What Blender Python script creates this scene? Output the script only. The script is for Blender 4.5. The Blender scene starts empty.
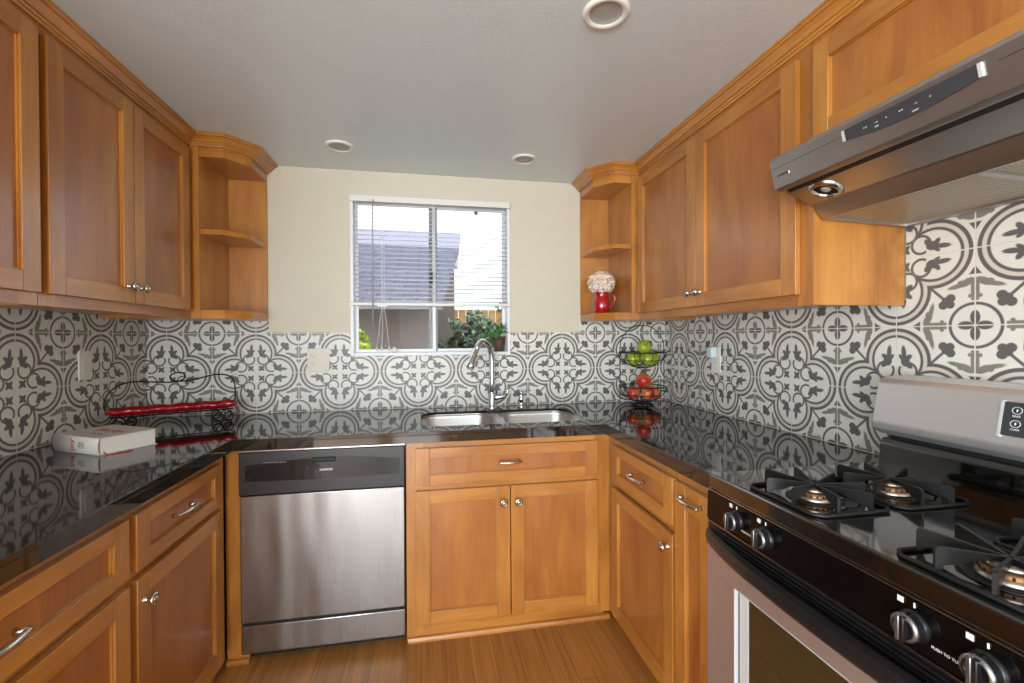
import bpy, bmesh, math, random
from mathutils import Vector, Matrix
C = bpy.context.scene.collection
SC = bpy.context.scene
PI = math.pi
random.seed(4)

# ---------------------------------------------------------------- camera
def make_camera():
    f, yaw, pi, ro = 453.7, .1858, -.0079, -.0046
    cy, sy = math.cos(yaw), math.sin(yaw)
    fw = Vector((sy*math.cos(pi), cy*math.cos(pi), math.sin(pi)))
    r = Vector((cy, -sy, 0)); u = r.cross(fw)
    r2 = r*math.cos(ro)+u*math.sin(ro); u2 = -r*math.sin(ro)+u*math.cos(ro)
    cd = bpy.data.cameras.new('camera'); co = bpy.data.objects.new('camera', cd); C.objects.link(co)
    cd.sensor_width = 36; cd.lens = f/1024*36; cd.clip_start = .02
    M = Matrix(((r2.x, u2.x, -fw.x, 1.2642), (r2.y, u2.y, -fw.y, -2.5216), (r2.z, u2.z, -fw.z, 1.2926), (0, 0, 0, 1)))
    co.matrix_world = M
    SC.camera = co
make_camera()

# ---------------------------------------------------------------- world, daylight, exposure
SC.view_settings.view_transform = 'Standard'
SC.view_settings.look = 'None'
SC.view_settings.gamma = 1
SC.view_settings.use_curve_mapping = False
SC.view_settings.exposure = 0.22
w = bpy.data.worlds.new('world'); SC.world = w; w.use_nodes = True
bg = w.node_tree.nodes['Background']; bg.inputs[0].default_value = (.86, .93, 1, 1); bg.inputs[1].default_value = 2.1

def area(name, loc, direction, sx, sy, power, col=(1, 1, 1)):
    ld = bpy.data.lights.new(name, 'AREA'); ld.shape = 'RECTANGLE'; ld.size = sx; ld.size_y = sy
    ld.energy = power; ld.color = col
    lo = bpy.data.objects.new(name, ld); C.objects.link(lo); lo.location = loc
    lo.rotation_euler = Vector(direction).to_track_quat('-Z', 'Y').to_euler()
    return lo
# daylight through the wide openings of the room behind the camera
area('daylight_patio_doors', (-.45, -5.40, 1.15), (0, 1, .22), 2.1, 2.0, 125, (.87, .945, 1))
area('daylight_side_door', (1.12, -5.40, 1.15), (0, 1, .15), .62, 2.0, 64, (.87, .945, 1))
area('daylight_living_room', (-1.55, -3.9, 1.25), (1, .15, .3), 2.0, 1.7, 80, (.87, .945, 1))
sd = bpy.data.lights.new('sun', 'SUN'); sd.energy = 2.6; sd.angle = .009; sd.color = (1, .93, .82)
so = bpy.data.objects.new('sun', sd); C.objects.link(so); so.location = (6, 3, 6)
so.rotation_euler = Vector((-.8, -.12, -.72)).to_track_quat('-Z', 'Y').to_euler()

# ---------------------------------------------------------------- materials
def srgb(h):
    h = h.lstrip('#'); v = [int(h[i:i+2], 16)/255 for i in (0, 2, 4)]
    return tuple([c/12.92 if c <= .04045 else ((c+.055)/1.055)**2.4 for c in v])+(1,)
def pm(name, col, rough=.5, metal=0, coat=0, spec=.5, ior=1.45, trans=0, bump=0, bscale=60, var=0, vscale=8, coat_rough=.05, aniso=0):
    m = bpy.data.materials.new(name); m.use_nodes = True
    nt = m.node_tree; b = nt.nodes['Principled BSDF']
    c = srgb(col) if isinstance(col, str) else col
    b.inputs['Base Color'].default_value = c
    b.inputs['Roughness'].default_value = rough; b.inputs['Metallic'].default_value = metal
    b.inputs['Coat Weight'].default_value = coat; b.inputs['Coat Roughness'].default_value = coat_rough
    b.inputs['IOR'].default_value = ior; b.inputs['Transmission Weight'].default_value = trans
    b.inputs['Specular IOR Level'].default_value = spec; b.inputs['Anisotropic'].default_value = aniso
    tc = nt.nodes.new('ShaderNodeTexCoord')
    if bump or var:
        n = nt.nodes.new('ShaderNodeTexNoise'); n.inputs['Detail'].default_value = 4
        nt.links.new(tc.outputs['Object'], n.inputs['Vector'])
    if bump:
        n.inputs['Scale'].default_value = bscale
        bp = nt.nodes.new('ShaderNodeBump'); bp.inputs['Strength'].default_value = bump; bp.inputs['Distance'].default_value = .004
        nt.links.new(n.outputs['Fac'], bp.inputs['Height']); nt.links.new(bp.outputs[0], b.inputs['Normal'])
    if var:
        n2 = nt.nodes.new('ShaderNodeTexNoise'); n2.inputs['Scale'].default_value = vscale; n2.inputs['Detail'].default_value = 5
        nt.links.new(tc.outputs['Object'], n2.inputs['Vector'])
        r = nt.nodes.new('ShaderNodeValToRGB')
        r.color_ramp.elements[0].position = .3; r.color_ramp.elements[1].position = .7
        r.color_ramp.elements[0].color = tuple([x*(1-var) for x in c[:3]])+(1,)
        r.color_ramp.elements[1].color = tuple([min(1, x*(1+var)) for x in c[:3]])+(1,)
        nt.links.new(n2.outputs['Fac'], r.inputs[0]); nt.links.new(r.outputs[0], b.inputs['Base Color'])
    return m

def wood(name, ca, cb, axis, rough=.32, coat=.45, gs=1.0):
    """stained maple, grain along the axis"""
    m = bpy.data.materials.new(name); m.use_nodes = True
    nt = m.node_tree; N = nt.nodes; L = nt.links; b = N['Principled BSDF']
    tc = N.new('ShaderNodeTexCoord'); oi = N.new('ShaderNodeObjectInfo')
    off = N.new('ShaderNodeVectorMath'); off.operation = 'SCALE'; off.inputs[0].default_value = (7.1, 3.3, 5.7)
    L.new(oi.outputs['Random'], off.inputs['Scale'])
    ad = N.new('ShaderNodeVectorMath'); ad.operation = 'ADD'
    L.new(tc.outputs['Object'], ad.inputs[0]); L.new(off.outputs[0], ad.inputs[1])
    def stretched(lo, hi, detail, rgh):
        mp = N.new('ShaderNodeMapping'); s = [hi, hi, hi]; s[axis] = lo
        mp.inputs['Scale'].default_value = s; L.new(ad.outputs[0], mp.inputs['Vector'])
        n = N.new('ShaderNodeTexNoise'); n.inputs['Scale'].default_value = 1; n.inputs['Detail'].default_value = detail
        n.inputs['Roughness'].default_value = rgh; n.inputs['Distortion'].default_value = .6
        L.new(mp.outputs[0], n.inputs['Vector']); return n
    fine = stretched(4*gs, 110*gs, 4, .6); broad = stretched(1.8, 7, 5, .6)
    mx = N.new('ShaderNodeMath'); mx.operation = 'MULTIPLY_ADD'; mx.inputs[1].default_value = .22
    L.new(fine.outputs['Fac'], mx.inputs[0])
    m2 = N.new('ShaderNodeMath'); m2.operation = 'MULTIPLY'; m2.inputs[1].default_value = .78
    L.new(broad.outputs['Fac'], m2.inputs[0]); L.new(m2.outputs[0], mx.inputs[2])
    r = N.new('ShaderNodeValToRGB'); r.color_ramp.elements[0].position = .36; r.color_ramp.elements[1].position = .64
    r.color_ramp.elements[0].color = srgb(ca); r.color_ramp.elements[1].color = srgb(cb)
    L.new(mx.outputs[0], r.inputs[0])
    # small dark pores
    L.new(r.outputs[0], b.inputs['Base Color'])
    b.inputs['Roughness'].default_value = rough; b.inputs['Coat Weight'].default_value = coat; b.inputs['Coat Roughness'].default_value = .18
    bp = N.new('ShaderNodeBump'); bp.inputs['Strength'].default_value = .05; bp.inputs['Distance'].default_value = .002
    L.new(fine.outputs['Fac'], bp.inputs['Height']); L.new(bp.outputs[0], b.inputs['Normal'])
    return m

WA, WB = '#985c22', '#c08138'
PA, PB = '#905020', '#b07030'
W = {'z': wood('maple_vertical', WA, WB, 2), 'x': wood('maple_across', WA, WB, 0), 'y': wood('maple_lengthwise', WA, WB, 1),
     'p': wood('maple_panel', PA, PB, 2)}

# -- patterned encaustic tile, written as signed distances on one folded tile
class Ex:
    nt = None
    def __init__(s, o): s.o = o
    @staticmethod
    def op(kind, *a):
        n = Ex.nt.nodes.new('ShaderNodeMath'); n.operation = kind
        for i, v in enumerate(a):
            if isinstance(v, Ex): Ex.nt.links.new(v.o, n.inputs[i])
            else: n.inputs[i].default_value = v
        return Ex(n.outputs[0])
    def __add__(s, o): return Ex.op('ADD', s, o)
    def __radd__(s, o): return Ex.op('ADD', o, s)
    def __sub__(s, o): return Ex.op('SUBTRACT', s, o)
    def __rsub__(s, o): return Ex.op('SUBTRACT', o, s)
    def __mul__(s, o): return Ex.op('MULTIPLY', s, o)
    def __rmul__(s, o): return Ex.op('MULTIPLY', o, s)
def e_min(*a):
    r = a[0]
    for b in a[1:]: r = Ex.op('MINIMUM', r, b)
    return r
def e_max(*a):
    r = a[0]
    for b in a[1:]: r = Ex.op('MAXIMUM', r, b)
    return r
def e_abs(a): return Ex.op('ABSOLUTE', a)
def e_sqrt(a): return Ex.op('SQRT', a)
def e_len(x, y): return e_sqrt(x*x+y*y)
def ell(a, b, cx, cy, rx, ry, ang=0):
    """rotated ellipse, negative inside"""
    ca, sa = math.cos(math.radians(ang)), math.sin(math.radians(ang))
    x = a-cx; y = b-cy
    return (e_len((x*ca+y*sa)*(1/rx), (y*ca-x*sa)*(1/ry))-1)*min(rx, ry)
def circ(a, b, cx, cy, r): return e_len(a-cx, b-cy)-r
def ringd(a, b, cx, cy, r, hw): return e_abs(e_len(a-cx, b-cy)-r)-hw
def seg(a, b, x0, y0, x1, y1, hw):
    dx, dy = x1-x0, y1-y0; L2 = dx*dx+dy*dy
    px = a-x0; py = b-y0
    t = e_min(e_max((px*dx+py*dy)*(1/L2), 0.0), 1.0)
    return e_len(px-t*dx, py-t*dy)-hw
def tile_material(name, axis, off):
    T = .2032
    m = bpy.data.materials.new(name); m.use_nodes = True; nt = m.node_tree; Ex.nt = nt
    bs = nt.nodes['Principled BSDF']
    tc = nt.nodes.new('ShaderNodeTexCoord'); sp = nt.nodes.new('ShaderNodeSeparateXYZ'); nt.links.new(tc.outputs['Object'], sp.inputs[0])
    h = (Ex(sp.outputs[axis])-off)*(1/T); v = (Ex(sp.outputs[2])-(.914+T))*(1/T)
    u = Ex.op('PINGPONG', h, 1.0); w_ = Ex.op('PINGPONG', v, 1.0)
    a = e_max(u, w_); b = e_min(u, w_)
    sh = []
    lobes = e_min(circ(a, b, .5, 0, 0), circ(a, b, 0, .5, 0))
    sh.append(e_max(e_abs(lobes-.455)-.025, .285-a)); sh.append(e_max(e_abs(lobes-.360)-.020, .285-a))          # double quatrefoil outline
    swirl = e_max(ringd(a, b, .345, .165, .124, .018), b-a, -1*seg(a, b, .47, .07, .56, .0, .06)); sh.append(swirl)
    sh += [circ(a, b, .315, .315, .036)]        # tie where the vines meet the ring
    # ivy leaf: three lobes and a long pointed tip
    sh += [ell(a, b, .495, .13, .085, .064, 0), ell(a, b, .435, .18, .062, .040, 128), ell(a, b, .55, .175, .058, .034, 52), ell(a, b, .62, .108, .105, .034, -5), ell(a, b, .545, .075, .055, .028, -38)]
    # star bud
    sh += [ell(a, b, .125, .125, .095, .032, 45), ell(a, b, .125, .125, .088, .032, -45), circ(a, b, .125, .125, .050)]
    # stem and trefoil
    sh += [seg(a, b, .46, .46, .64, .64, .018), circ(a, b, .715, .715, .054), circ(a, b, .72, .63, .058), circ(a, b, .66, .66, .05)]
    # small circle with four petals
    sh += [ringd(a, b, 1, 1, .285, .019), ell(a, b, .895, 1, .092, .056), ell(a, b, 1, .895, .056, .092)]
    # little wedge between two quatrefoils
    sh.append(e_max(e_abs(1-a)-(b-.225)*.66, b-.335))
    dark = e_min(*sh)
    # scroll bracket on the tile edge, greyer
    sc = e_min(seg(a, b, .978, .41, .978, .62, .026), ell(a, b, .905, .435, .10, .046, -28), ell(a, b, .80, .478, .12, .030, -13), circ(a, b, .945, .615, .026), circ(a, b, .975, .655, .022), ell(a, b, .845, .45, .05, .045, 10))
    sc = e_max(sc, -1*(e_abs(lobes-.455)-.045))
    bandl = e_max(lobes-.455, .362-lobes, .285-a)
    edge = e_min(u, w_, 1-u, 1-w_)
    grout = edge-.008
    def mask(e, soft=.012):
        n = nt.nodes.new('ShaderNodeMapRange'); n.inputs['From Min'].default_value = -soft*.5; n.inputs['From Max'].default_value = soft*.5
        n.inputs['To Min'].default_value = 1; n.inputs['To Max'].default_value = 0
        nt.links.new(e.o, n.inputs['Value']); return n.outputs[0]
    def mix(f, c0, c1):
        n = nt.nodes.new('ShaderNodeMix'); n.data_type = 'RGBA'
        nt.links.new(f, n.inputs['Factor'])
        for k, c in ((6, c0), (7, c1)):
            if isinstance(c, str): n.inputs[k].default_value = srgb(c)
            else: nt.links.new(c, n.inputs[k])
        return n.outputs[2]
    col = mix(mask(bandl), '#dad7cd', '#cfc6ba')
    col = mix(mask(sc), col, '#807c73')
    col = mix(mask(dark), col, '#605d5c')
    col = mix(mask(grout, .004), col, '#d6d1c6')
    no = nt.nodes.new('ShaderNodeTexNoise'); no.inputs['Scale'].default_value = 30; no.inputs['Detail'].default_value = 4
    nt.links.new(tc.outputs['Object'], no.inputs['Vector'])
    mr = nt.nodes.new('ShaderNodeMapRange'); mr.inputs['To Min'].default_value = .93; mr.inputs['To Max'].default_value = 1.05
    nt.links.new(no.outputs['Fac'], mr.inputs['Value'])
    ml = nt.nodes.new('ShaderNodeVectorMath'); ml.operation = 'SCALE'; nt.links.new(col, ml.inputs[0]); nt.links.new(mr.outputs[0], ml.inputs['Scale'])
    nt.links.new(ml.outputs[0], bs.inputs['Base Color'])
    bs.inputs['Roughness'].default_value = .38; bs.inputs['Specular IOR Level'].default_value = .45
    bp = nt.nodes.new('ShaderNodeBump'); bp.inputs['Strength'].default_value = .4; bp.inputs['Distance'].default_value = .001; bp.invert = True
    nt.links.new(mask(grout, .006), bp.inputs['Height']); nt.links.new(bp.outputs[0], bs.inputs['Normal'])
    return m

def floor_material():
    m = bpy.data.materials.new('bamboo_floor'); m.use_nodes = True; nt = m.node_tree; N = nt.nodes; L = nt.links; b = N['Principled BSDF']
    tc = N.new('ShaderNodeTexCoord')
    mp = N.new('ShaderNodeMapping'); mp.inputs['Rotation'].default_value = (0, 0, PI/2); L.new(tc.outputs['Object'], mp.inputs['Vector'])
    br = N.new('ShaderNodeTexBrick'); br.inputs['Scale'].default_value = 1; br.inputs['Brick Width'].default_value = .95; br.inputs['Row Height'].default_value = .095
    br.inputs['Mortar Size'].default_value = .0012; br.inputs['Mortar Smooth'].default_value = .3; br.inputs['Bias'].default_value = 0
    br.inputs['Color1'].default_value = srgb('#a8723a'); br.inputs['Color2'].default_value = srgb('#a06a33'); br.inputs['Mortar'].default_value = srgb('#7a4c22')
    br.offset = .37
    L.new(mp.outputs[0], br.inputs['Vector'])
    m2 = N.new('ShaderNodeMapping'); m2.inputs['Scale'].default_value = (120, 2.2, 1); L.new(tc.outputs['Object'], m2.inputs['Vector'])
    n = N.new('ShaderNodeTexNoise'); n.inputs['Scale'].default_value = 1; n.inputs['Detail'].default_value = 4; L.new(m2.outputs[0], n.inputs['Vector'])
    m3 = N.new('ShaderNodeMapping'); m3.inputs['Scale'].default_value = (38, 1.1, 1); L.new(tc.outputs['Object'], m3.inputs['Vector'])
    n3 = N.new('ShaderNodeTexNoise'); n3.inputs['Scale'].default_value = 1; n3.inputs['Detail'].default_value = 2; L.new(m3.outputs[0], n3.inputs['Vector'])
    ad = N.new('ShaderNodeMath'); ad.operation = 'ADD'; L.new(n.outputs['Fac'], ad.inputs[0]); L.new(n3.outputs['Fac'], ad.inputs[1])
    r = N.new('ShaderNodeMapRange'); r.inputs['From Min'].default_value = .65; r.inputs['From Max'].default_value = 1.35; r.inputs['To Min'].default_value = .62; r.inputs['To Max'].default_value = 1.3
    L.new(ad.outputs[0], r.inputs['Value'])
    s = N.new('ShaderNodeVectorMath'); s.operation = 'SCALE'; L.new(br.outputs['Color'], s.inputs[0]); L.new(r.outputs[0], s.inputs['Scale'])
    L.new(s.outputs[0], b.inputs['Base Color']); b.inputs['Roughness'].default_value = .33
    return m

def granite_material():
    m = bpy.data.materials.new('black_granite'); m.use_nodes = True; nt = m.node_tree; N = nt.nodes; L = nt.links; b = N['Principled BSDF']
    tc = N.new('ShaderNodeTexCoord')
    v = N.new('ShaderNodeTexVoronoi'); v.inputs['Scale'].default_value = 230; L.new(tc.outputs['Object'], v.inputs['Vector'])
    n = N.new('ShaderNodeTexNoise'); n.inputs['Scale'].default_value = 60; n.inputs['Detail'].default_value = 6; L.new(tc.outputs['Object'], n.inputs['Vector'])
    r = N.new('ShaderNodeValToRGB'); e = r.color_ramp.elements
    e[0].position = .42; e[0].color = srgb('#15130f'); e[1].position = .72; e[1].color = srgb('#322b25')
    L.new(n.outputs['Fac'], r.inputs[0])
    # granite tile joints every 305 mm
    br = N.new('ShaderNodeTexBrick'); br.inputs['Scale'].default_value = 1; br.inputs['Brick Width'].default_value = .305; br.inputs['Row Height'].default_value = .305
    br.offset = 0; br.inputs['Mortar Size'].default_value = .0014; br.inputs['Color1'].default_value = (0, 0, 0, 1); br.inputs['Color2'].default_value = (0, 0, 0, 1); br.inputs['Mortar'].default_value = (1, 1, 1, 1)
    mp = N.new('ShaderNodeMapping'); mp.inputs['Location'].default_value = (.1, .03, 0); L.new(tc.outputs['Object'], mp.inputs['Vector']); L.new(mp.outputs[0], br.inputs['Vector'])
    mx = N.new('ShaderNodeMix'); mx.data_type = 'RGBA'; L.new(br.outputs['Color'], mx.inputs['Factor']); L.new(r.outputs[0], mx.inputs[6]); mx.inputs[7].default_value = srgb('#1e1a16')
    L.new(mx.outputs[2], b.inputs['Base Color'])
    b.inputs['Roughness'].default_value = .05; b.inputs['IOR'].default_value = 1.68
    return m

def steel(name, col='#a8a6a3', rough=.28, axis=2, streak=.25, wob=0):
    m = bpy.data.materials.new(name); m.use_nodes = True; nt = m.node_tree; N = nt.nodes; L = nt.links; b = N['Principled BSDF']
    tc = N.new('ShaderNodeTexCoord'); mp = N.new('ShaderNodeMapping'); s = [700, 700, 700]; s[axis] = 5; mp.inputs['Scale'].default_value = s
    L.new(tc.outputs['Object'], mp.inputs['Vector'])
    n = N.new('ShaderNodeTexNoise'); n.inputs['Scale'].default_value = 1; n.inputs['Detail'].default_value = 3; L.new(mp.outputs[0], n.inputs['Vector'])
    r = N.new('ShaderNodeMapRange'); r.inputs['To Min'].default_value = rough*(1-streak); r.inputs['To Max'].default_value = rough*(1+streak)
    L.new(n.outputs['Fac'], r.inputs['Value']); L.new(r.outputs[0], b.inputs['Roughness'])
    b.inputs['Base Color'].default_value = srgb(col); b.inputs['Metallic'].default_value = 1
    bp = N.new('ShaderNodeBump'); bp.inputs['Strength'].default_value = .006; bp.inputs['Distance'].default_value = .0002
    L.new(n.outputs['Fac'], bp.inputs['Height'])
    if wob:
        n2 = N.new('ShaderNodeTexNoise'); n2.inputs['Scale'].default_value = 1; n2.inputs['Detail'].default_value = 1
        mp2 = N.new('ShaderNodeMapping'); mp2.inputs['Scale'].default_value = (7, 7, 1.6); L.new(tc.outputs['Object'], mp2.inputs['Vector']); L.new(mp2.outputs[0], n2.inputs['Vector'])
        b2 = N.new('ShaderNodeBump'); b2.inputs['Strength'].default_value = wob; b2.inputs['Distance'].default_value = .02
        L.new(n2.outputs['Fac'], b2.inputs['Height']); L.new(b2.outputs[0], b.inputs['Normal'])
    else: L.new(bp.outputs[0], b.inputs['Normal'])
    return m

M = {
 'wall': pm('cream_paint', '#d0c8b4', .6, bump=.06, bscale=180),
 'ceil': pm('ceiling_paint', '#d2dbde', .42, bump=.16, bscale=95, spec=.6, coat=.5, coat_rough=.3),
 'rearwall': pm('far_room_paint', '#e2e0da', .7),
 'white': pm('white_vinyl', '#e6e8ea', .4), 'whitetrim': pm('white_plastic', '#e2dfd8', .35),
 'almond': pm('almond_plastic', '#d2c8b8', .35), 'slot': pm('outlet_slot', '#4a443c', .6),
 'mull': pm('grey_sash_shadowed', '#8f9093', .5),
 'granite': granite_material(), 'floor': floor_material(),
 'toe': pm('toe_kick_shadow_board', '#3a2616', .6), 'black': pm('black_enamel', '#0b0a0a', .09, coat=.8, spec=.6, ior=1.8),
 'blackpl': pm('black_plastic', '#1a1819', .3), 'blackmat': pm('matte_black', '#101010', .55), 'dwpanel': pm('charcoal_plastic', '#2c2928', .32),
 'dwgloss': pm('glossy_charcoal_inset', '#1c1a1a', .12, bump=.25, bscale=22), 'iron': pm('cast_iron', '#161515', .42, spec=.5, bump=.1, bscale=220),
 'steel': steel('brushed_steel', '#a9a7a5', .27, 2, .04, .45), 'steelh': steel('brushed_steel_across', '#ebebeb', .5, 1, .12),
 'steelrange': steel('brushed_range_steel', '#d6d0d1', .52, 1, .12), 'hoodst': steel('brushed_hood_steel', '#bdbcbc', .36, 1, .25),
 'chrome': pm('chrome', '#dfe2e5', .14, 1), 'grip': pm('grey_knob_metal', '#8d8d8e', .3, .9), 'panelblack': pm('black_panel_enamel', '#0a0808', .12, spec=.35), 'satin': pm('pale_satin_trim', '#d8d9da', .35, .3), 'nickel': pm('satin_nickel', '#d0ccc6', .2, 1), 'sinkst': steel('sink_steel', '#dddbd7', .36, 0, .2),
 'knobin': pm('knob_ring', '#8a857c', .35, 1), 'alu': pm('burner_aluminium', '#b5ada2', .35, 1), 'burnt': pm('heat_browned_ring', '#7c5a3c', .4, .8),
 'glass': pm('clear_glass', (1, 1, 1, 1), .0, trans=1, ior=1.08), 'ovenglass': pm('oven_glass', '#2c2816', .06, coat=1, spec=.8, ior=1.6),
 'slat': pm('blind_slat', '#d6d6de', .5), 'cord': pm('blind_cord', '#e8e6e0', .7), 'wand': pm('clear_wand', '#9a9ea2', .2),
 'red': pm('red_glaze', '#a60f1c', .12, coat=1), 'redtray': pm('red_lacquer', '#9c0f1c', .2, coat=.7), 'wire': pm('black_wire', '#1c1815', .4, .6),
 'paper': pm('book_pages', '#ded8cf', .8, bump=.3, bscale=300), 'cover': pm('book_cover', '#cbc4bb', .45), 'ink': pm('red_ink', '#b5282a', .5), 'inkd': pm('grey_ink', '#6d6862', .5),
 'flower': pm('dried_hydrangea', '#e6d2c0', .8, var=.16, vscale=120), 'gapple': pm('green_apple', '#94a52c', .25, var=.16, vscale=30, coat=.3),
 'stem': pm('apple_stem', '#4a3720', .7), 'leaf': pm('pothos_leaf', '#3f7a1c', .4, var=.3, vscale=40), 'pot': pm('brown_pot', '#4d3a33', .6, var=.2, vscale=30),
 'lens': pm('lamp_lens', '#a8a7a2', .5), 'nl': pm('night_light_plastic', '#c6d6d6', .25), 'dark': pm('dark_inside', '#181513', .7),
 'labelw': pm('white_print', '#e4e4e2', .5), 'labelg': pm('grey_print', '#8b8986', .5), 'panelg': pm('control_panel_grey', '#3b3c3e', .35),
 'mesh': None,
}
def rapple():
    m = bpy.data.materials.new('red_apple'); m.use_nodes = True; nt = m.node_tree; N = nt.nodes; L = nt.links; b = N['Principled BSDF']
    tc = N.new('ShaderNodeTexCoord'); n = N.new('ShaderNodeTexNoise'); n.inputs['Scale'].default_value = 16; n.inputs['Detail'].default_value = 5
    oi = N.new('ShaderNodeObjectInfo'); ad = N.new('ShaderNodeVectorMath'); ad.operation = 'ADD'
    L.new(tc.outputs['Object'], ad.inputs[0]); L.new(oi.outputs['Location'], ad.inputs[1]); L.new(ad.outputs[0], n.inputs['Vector'])
    r = N.new('ShaderNodeValToRGB'); e = r.color_ramp.elements; e[0].position = .36; e[0].color = srgb('#b02a22'); e[1].position = .72; e[1].color = srgb('#e08a4c')
    L.new(n.outputs['Fac'], r.inputs[0]); L.new(r.outputs[0], b.inputs['Base Color']); b.inputs['Roughness'].default_value = .3; return m
M['rapple'] = rapple()
def filter_mat():
    m = bpy.data.materials.new('grease_filter_mesh'); m.use_nodes = True; nt = m.node_tree; N = nt.nodes; L = nt.links; b = N['Principled BSDF']
    tc = N.new('ShaderNodeTexCoord'); mp = N.new('ShaderNodeMapping'); mp.inputs['Rotation'].default_value = (0, 0, .785); L.new(tc.outputs['Object'], mp.inputs['Vector'])
    ck = N.new('ShaderNodeTexChecker'); ck.inputs['Scale'].default_value = 150; L.new(mp.outputs[0], ck.inputs['Vector'])
    ck.inputs['Color1'].default_value = srgb('#8d867a'); ck.inputs['Color2'].default_value = srgb('#c2bba9')
    L.new(ck.outputs['Color'], b.inputs['Base Color']); b.inputs['Metallic'].default_value = .7; b.inputs['Roughness'].default_value = .4
    bp = N.new('ShaderNodeBump'); bp.inputs['Strength'].default_value = .6; bp.inputs['Distance'].default_value = .002; L.new(ck.outputs['Fac'], bp.inputs['Height']); L.new(bp.outputs[0], b.inputs['Normal'])
    return m
M['mesh'] = filter_mat()
# ---------------------------------------------------------------- mesh helpers
def tag(o, label=None, cat=None, group=None, kind=None):
    if label: o['label'] = label
    if cat: o['category'] = cat
    if group: o['group'] = group
    if kind: o['kind'] = kind
    return o
def empty(name, loc, label, cat, group=None):
    o = bpy.data.objects.new(name, None); C.objects.link(o); o.location = loc; o.empty_display_size = .05
    return tag(o, label, cat, group)
def rootloc(p):
    v = Vector((0, 0, 0))
    while p is not None: v += p.location; p = p.parent
    return v
class MB:
    def __init__(s): s.bm = bmesh.new(); s.mi = 0; s.smooth = False
    def mat(s, i): s.mi = i; return s
    def _face(s, vs, smooth=False):
        try: f = s.bm.faces.new(vs)
        except ValueError: return None
        f.material_index = s.mi; f.smooth = smooth; return f
    def box(s, x0, x1, y0, y1, z0, z1, bev=0):
        if x0 > x1: x0, x1 = x1, x0
        if y0 > y1: y0, y1 = y1, y0
        if z0 > z1: z0, z1 = z1, z0
        v = [s.bm.verts.new(p) for p in ((x0, y0, z0), (x1, y0, z0), (x1, y1, z0), (x0, y1, z0), (x0, y0, z1), (x1, y0, z1), (x1, y1, z1), (x0, y1, z1))]
        fs = [s._face([v[i] for i in q]) for q in ((3, 2, 1, 0), (4, 5, 6, 7), (0, 1, 5, 4), (1, 2, 6, 5), (2, 3, 7, 6), (3, 0, 4, 7))]
        if bev:
            es = {e for f in fs for e in f.edges}
            r = bmesh.ops.bevel(s.bm, geom=list(es), offset=bev, segments=2, profile=.5, affect='EDGES')
            for f in r['faces']: f.material_index = s.mi; f.smooth = True
        return s
    def fbox(s, F, u0, u1, z0, z1, n0, n1, bev=0):
        a = F(u0, z0, n0); b = F(u1, z1, n1)
        return s.box(a[0], b[0], a[1], b[1], a[2], b[2], bev)
    def prism(s, poly, d0, d1, axis=2, bev=0):
        """poly of 2-D points extruded along the axis (2: xy poly, 1: xz poly, 0: yz poly)"""
        def P(p, d): return (p[0], p[1], d) if axis == 2 else ((p[0], d, p[1]) if axis == 1 else (d, p[0], p[1]))
        A = [s.bm.verts.new(P(p, d0)) for p in poly]; B = [s.bm.verts.new(P(p, d1)) for p in poly]
        fs = [s._face(A), s._face(B[::-1])]; n = len(poly)
        for i in range(n): fs.append(s._face([A[i], B[i], B[(i+1) % n], A[(i+1) % n]]))
        bmesh.ops.recalc_face_normals(s.bm, faces=[f for f in fs if f])
        if bev:
            es = {e for f in fs for e in f.edges}
            r = bmesh.ops.bevel(s.bm, geom=list(es), offset=bev, segments=2, profile=.5, affect='EDGES')
            for f in r['faces']: f.material_index = s.mi
        return s
    def tube(s, pts, r, n=10, closed=False, flat=1.0, cap=True, up=None):
        pts = [Vector(p) for p in pts]; m = len(pts)
        R = [r]*m if not hasattr(r, '__len__') else list(r)
        T = []
        for i in range(m):
            if closed: t = pts[(i+1) % m]-pts[i-1]
            else: t = pts[min(i+1, m-1)]-pts[max(i-1, 0)]
            T.append(t.normalized() if t.length > 1e-9 else Vector((0, 0, 1)))
        ref = Vector(up) if up else (Vector((0, 0, 1)) if abs(T[0].z) < .9 else Vector((1, 0, 0)))
        nrm = (ref-T[0]*ref.dot(T[0])).normalized(); rings = []
        for i in range(m):
            nrm = nrm-T[i]*nrm.dot(T[i]); nrm = nrm.normalized() if nrm.length > 1e-6 else Vector((1, 0, 0))
            bn = T[i].cross(nrm)
            rings.append([s.bm.verts.new(pts[i]+nrm*(R[i]*flat*math.cos(2*PI*k/n))+bn*(R[i]*math.sin(2*PI*k/n))) for k in range(n)])
        for i in range(m if closed else m-1):
            a, b = rings[i], rings[(i+1) % m]
            for k in range(n): s._face([a[k], a[(k+1) % n], b[(k+1) % n], b[k]], True)
        if cap and not closed: s._face(rings[0][::-1]); s._face(rings[-1])
        return s
    def lathe(s, prof, o=(0, 0, 0), d=(0, 0, 1), n=24, smooth=True):
        """prof: (radius, height) list, revolved about direction d through o"""
        o = Vector(o); d = Vector(d).normalized(); q = Vector((0, 0, 1)).rotation_difference(d); rings = []
        for r, h in prof:
            if r < 1e-6: rings.append([s.bm.verts.new(o+q @ Vector((0, 0, h)))])
            else: rings.append([s.bm.verts.new(o+q @ Vector((r*math.cos(2*PI*k/n), r*math.sin(2*PI*k/n), h))) for k in range(n)])
        for a, b in zip(rings, rings[1:]):
            for k in range(n):
                if len(a) == 1 and len(b) == 1: continue
                if len(a) == 1: s._face([a[0], b[(k+1) % n], b[k]][::-1], smooth)
                elif len(b) == 1: s._face([a[k], a[(k+1) % n], b[0]], smooth)
                else: s._face([a[k], a[(k+1) % n], b[(k+1) % n], b[k]], smooth)
        return s
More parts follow.
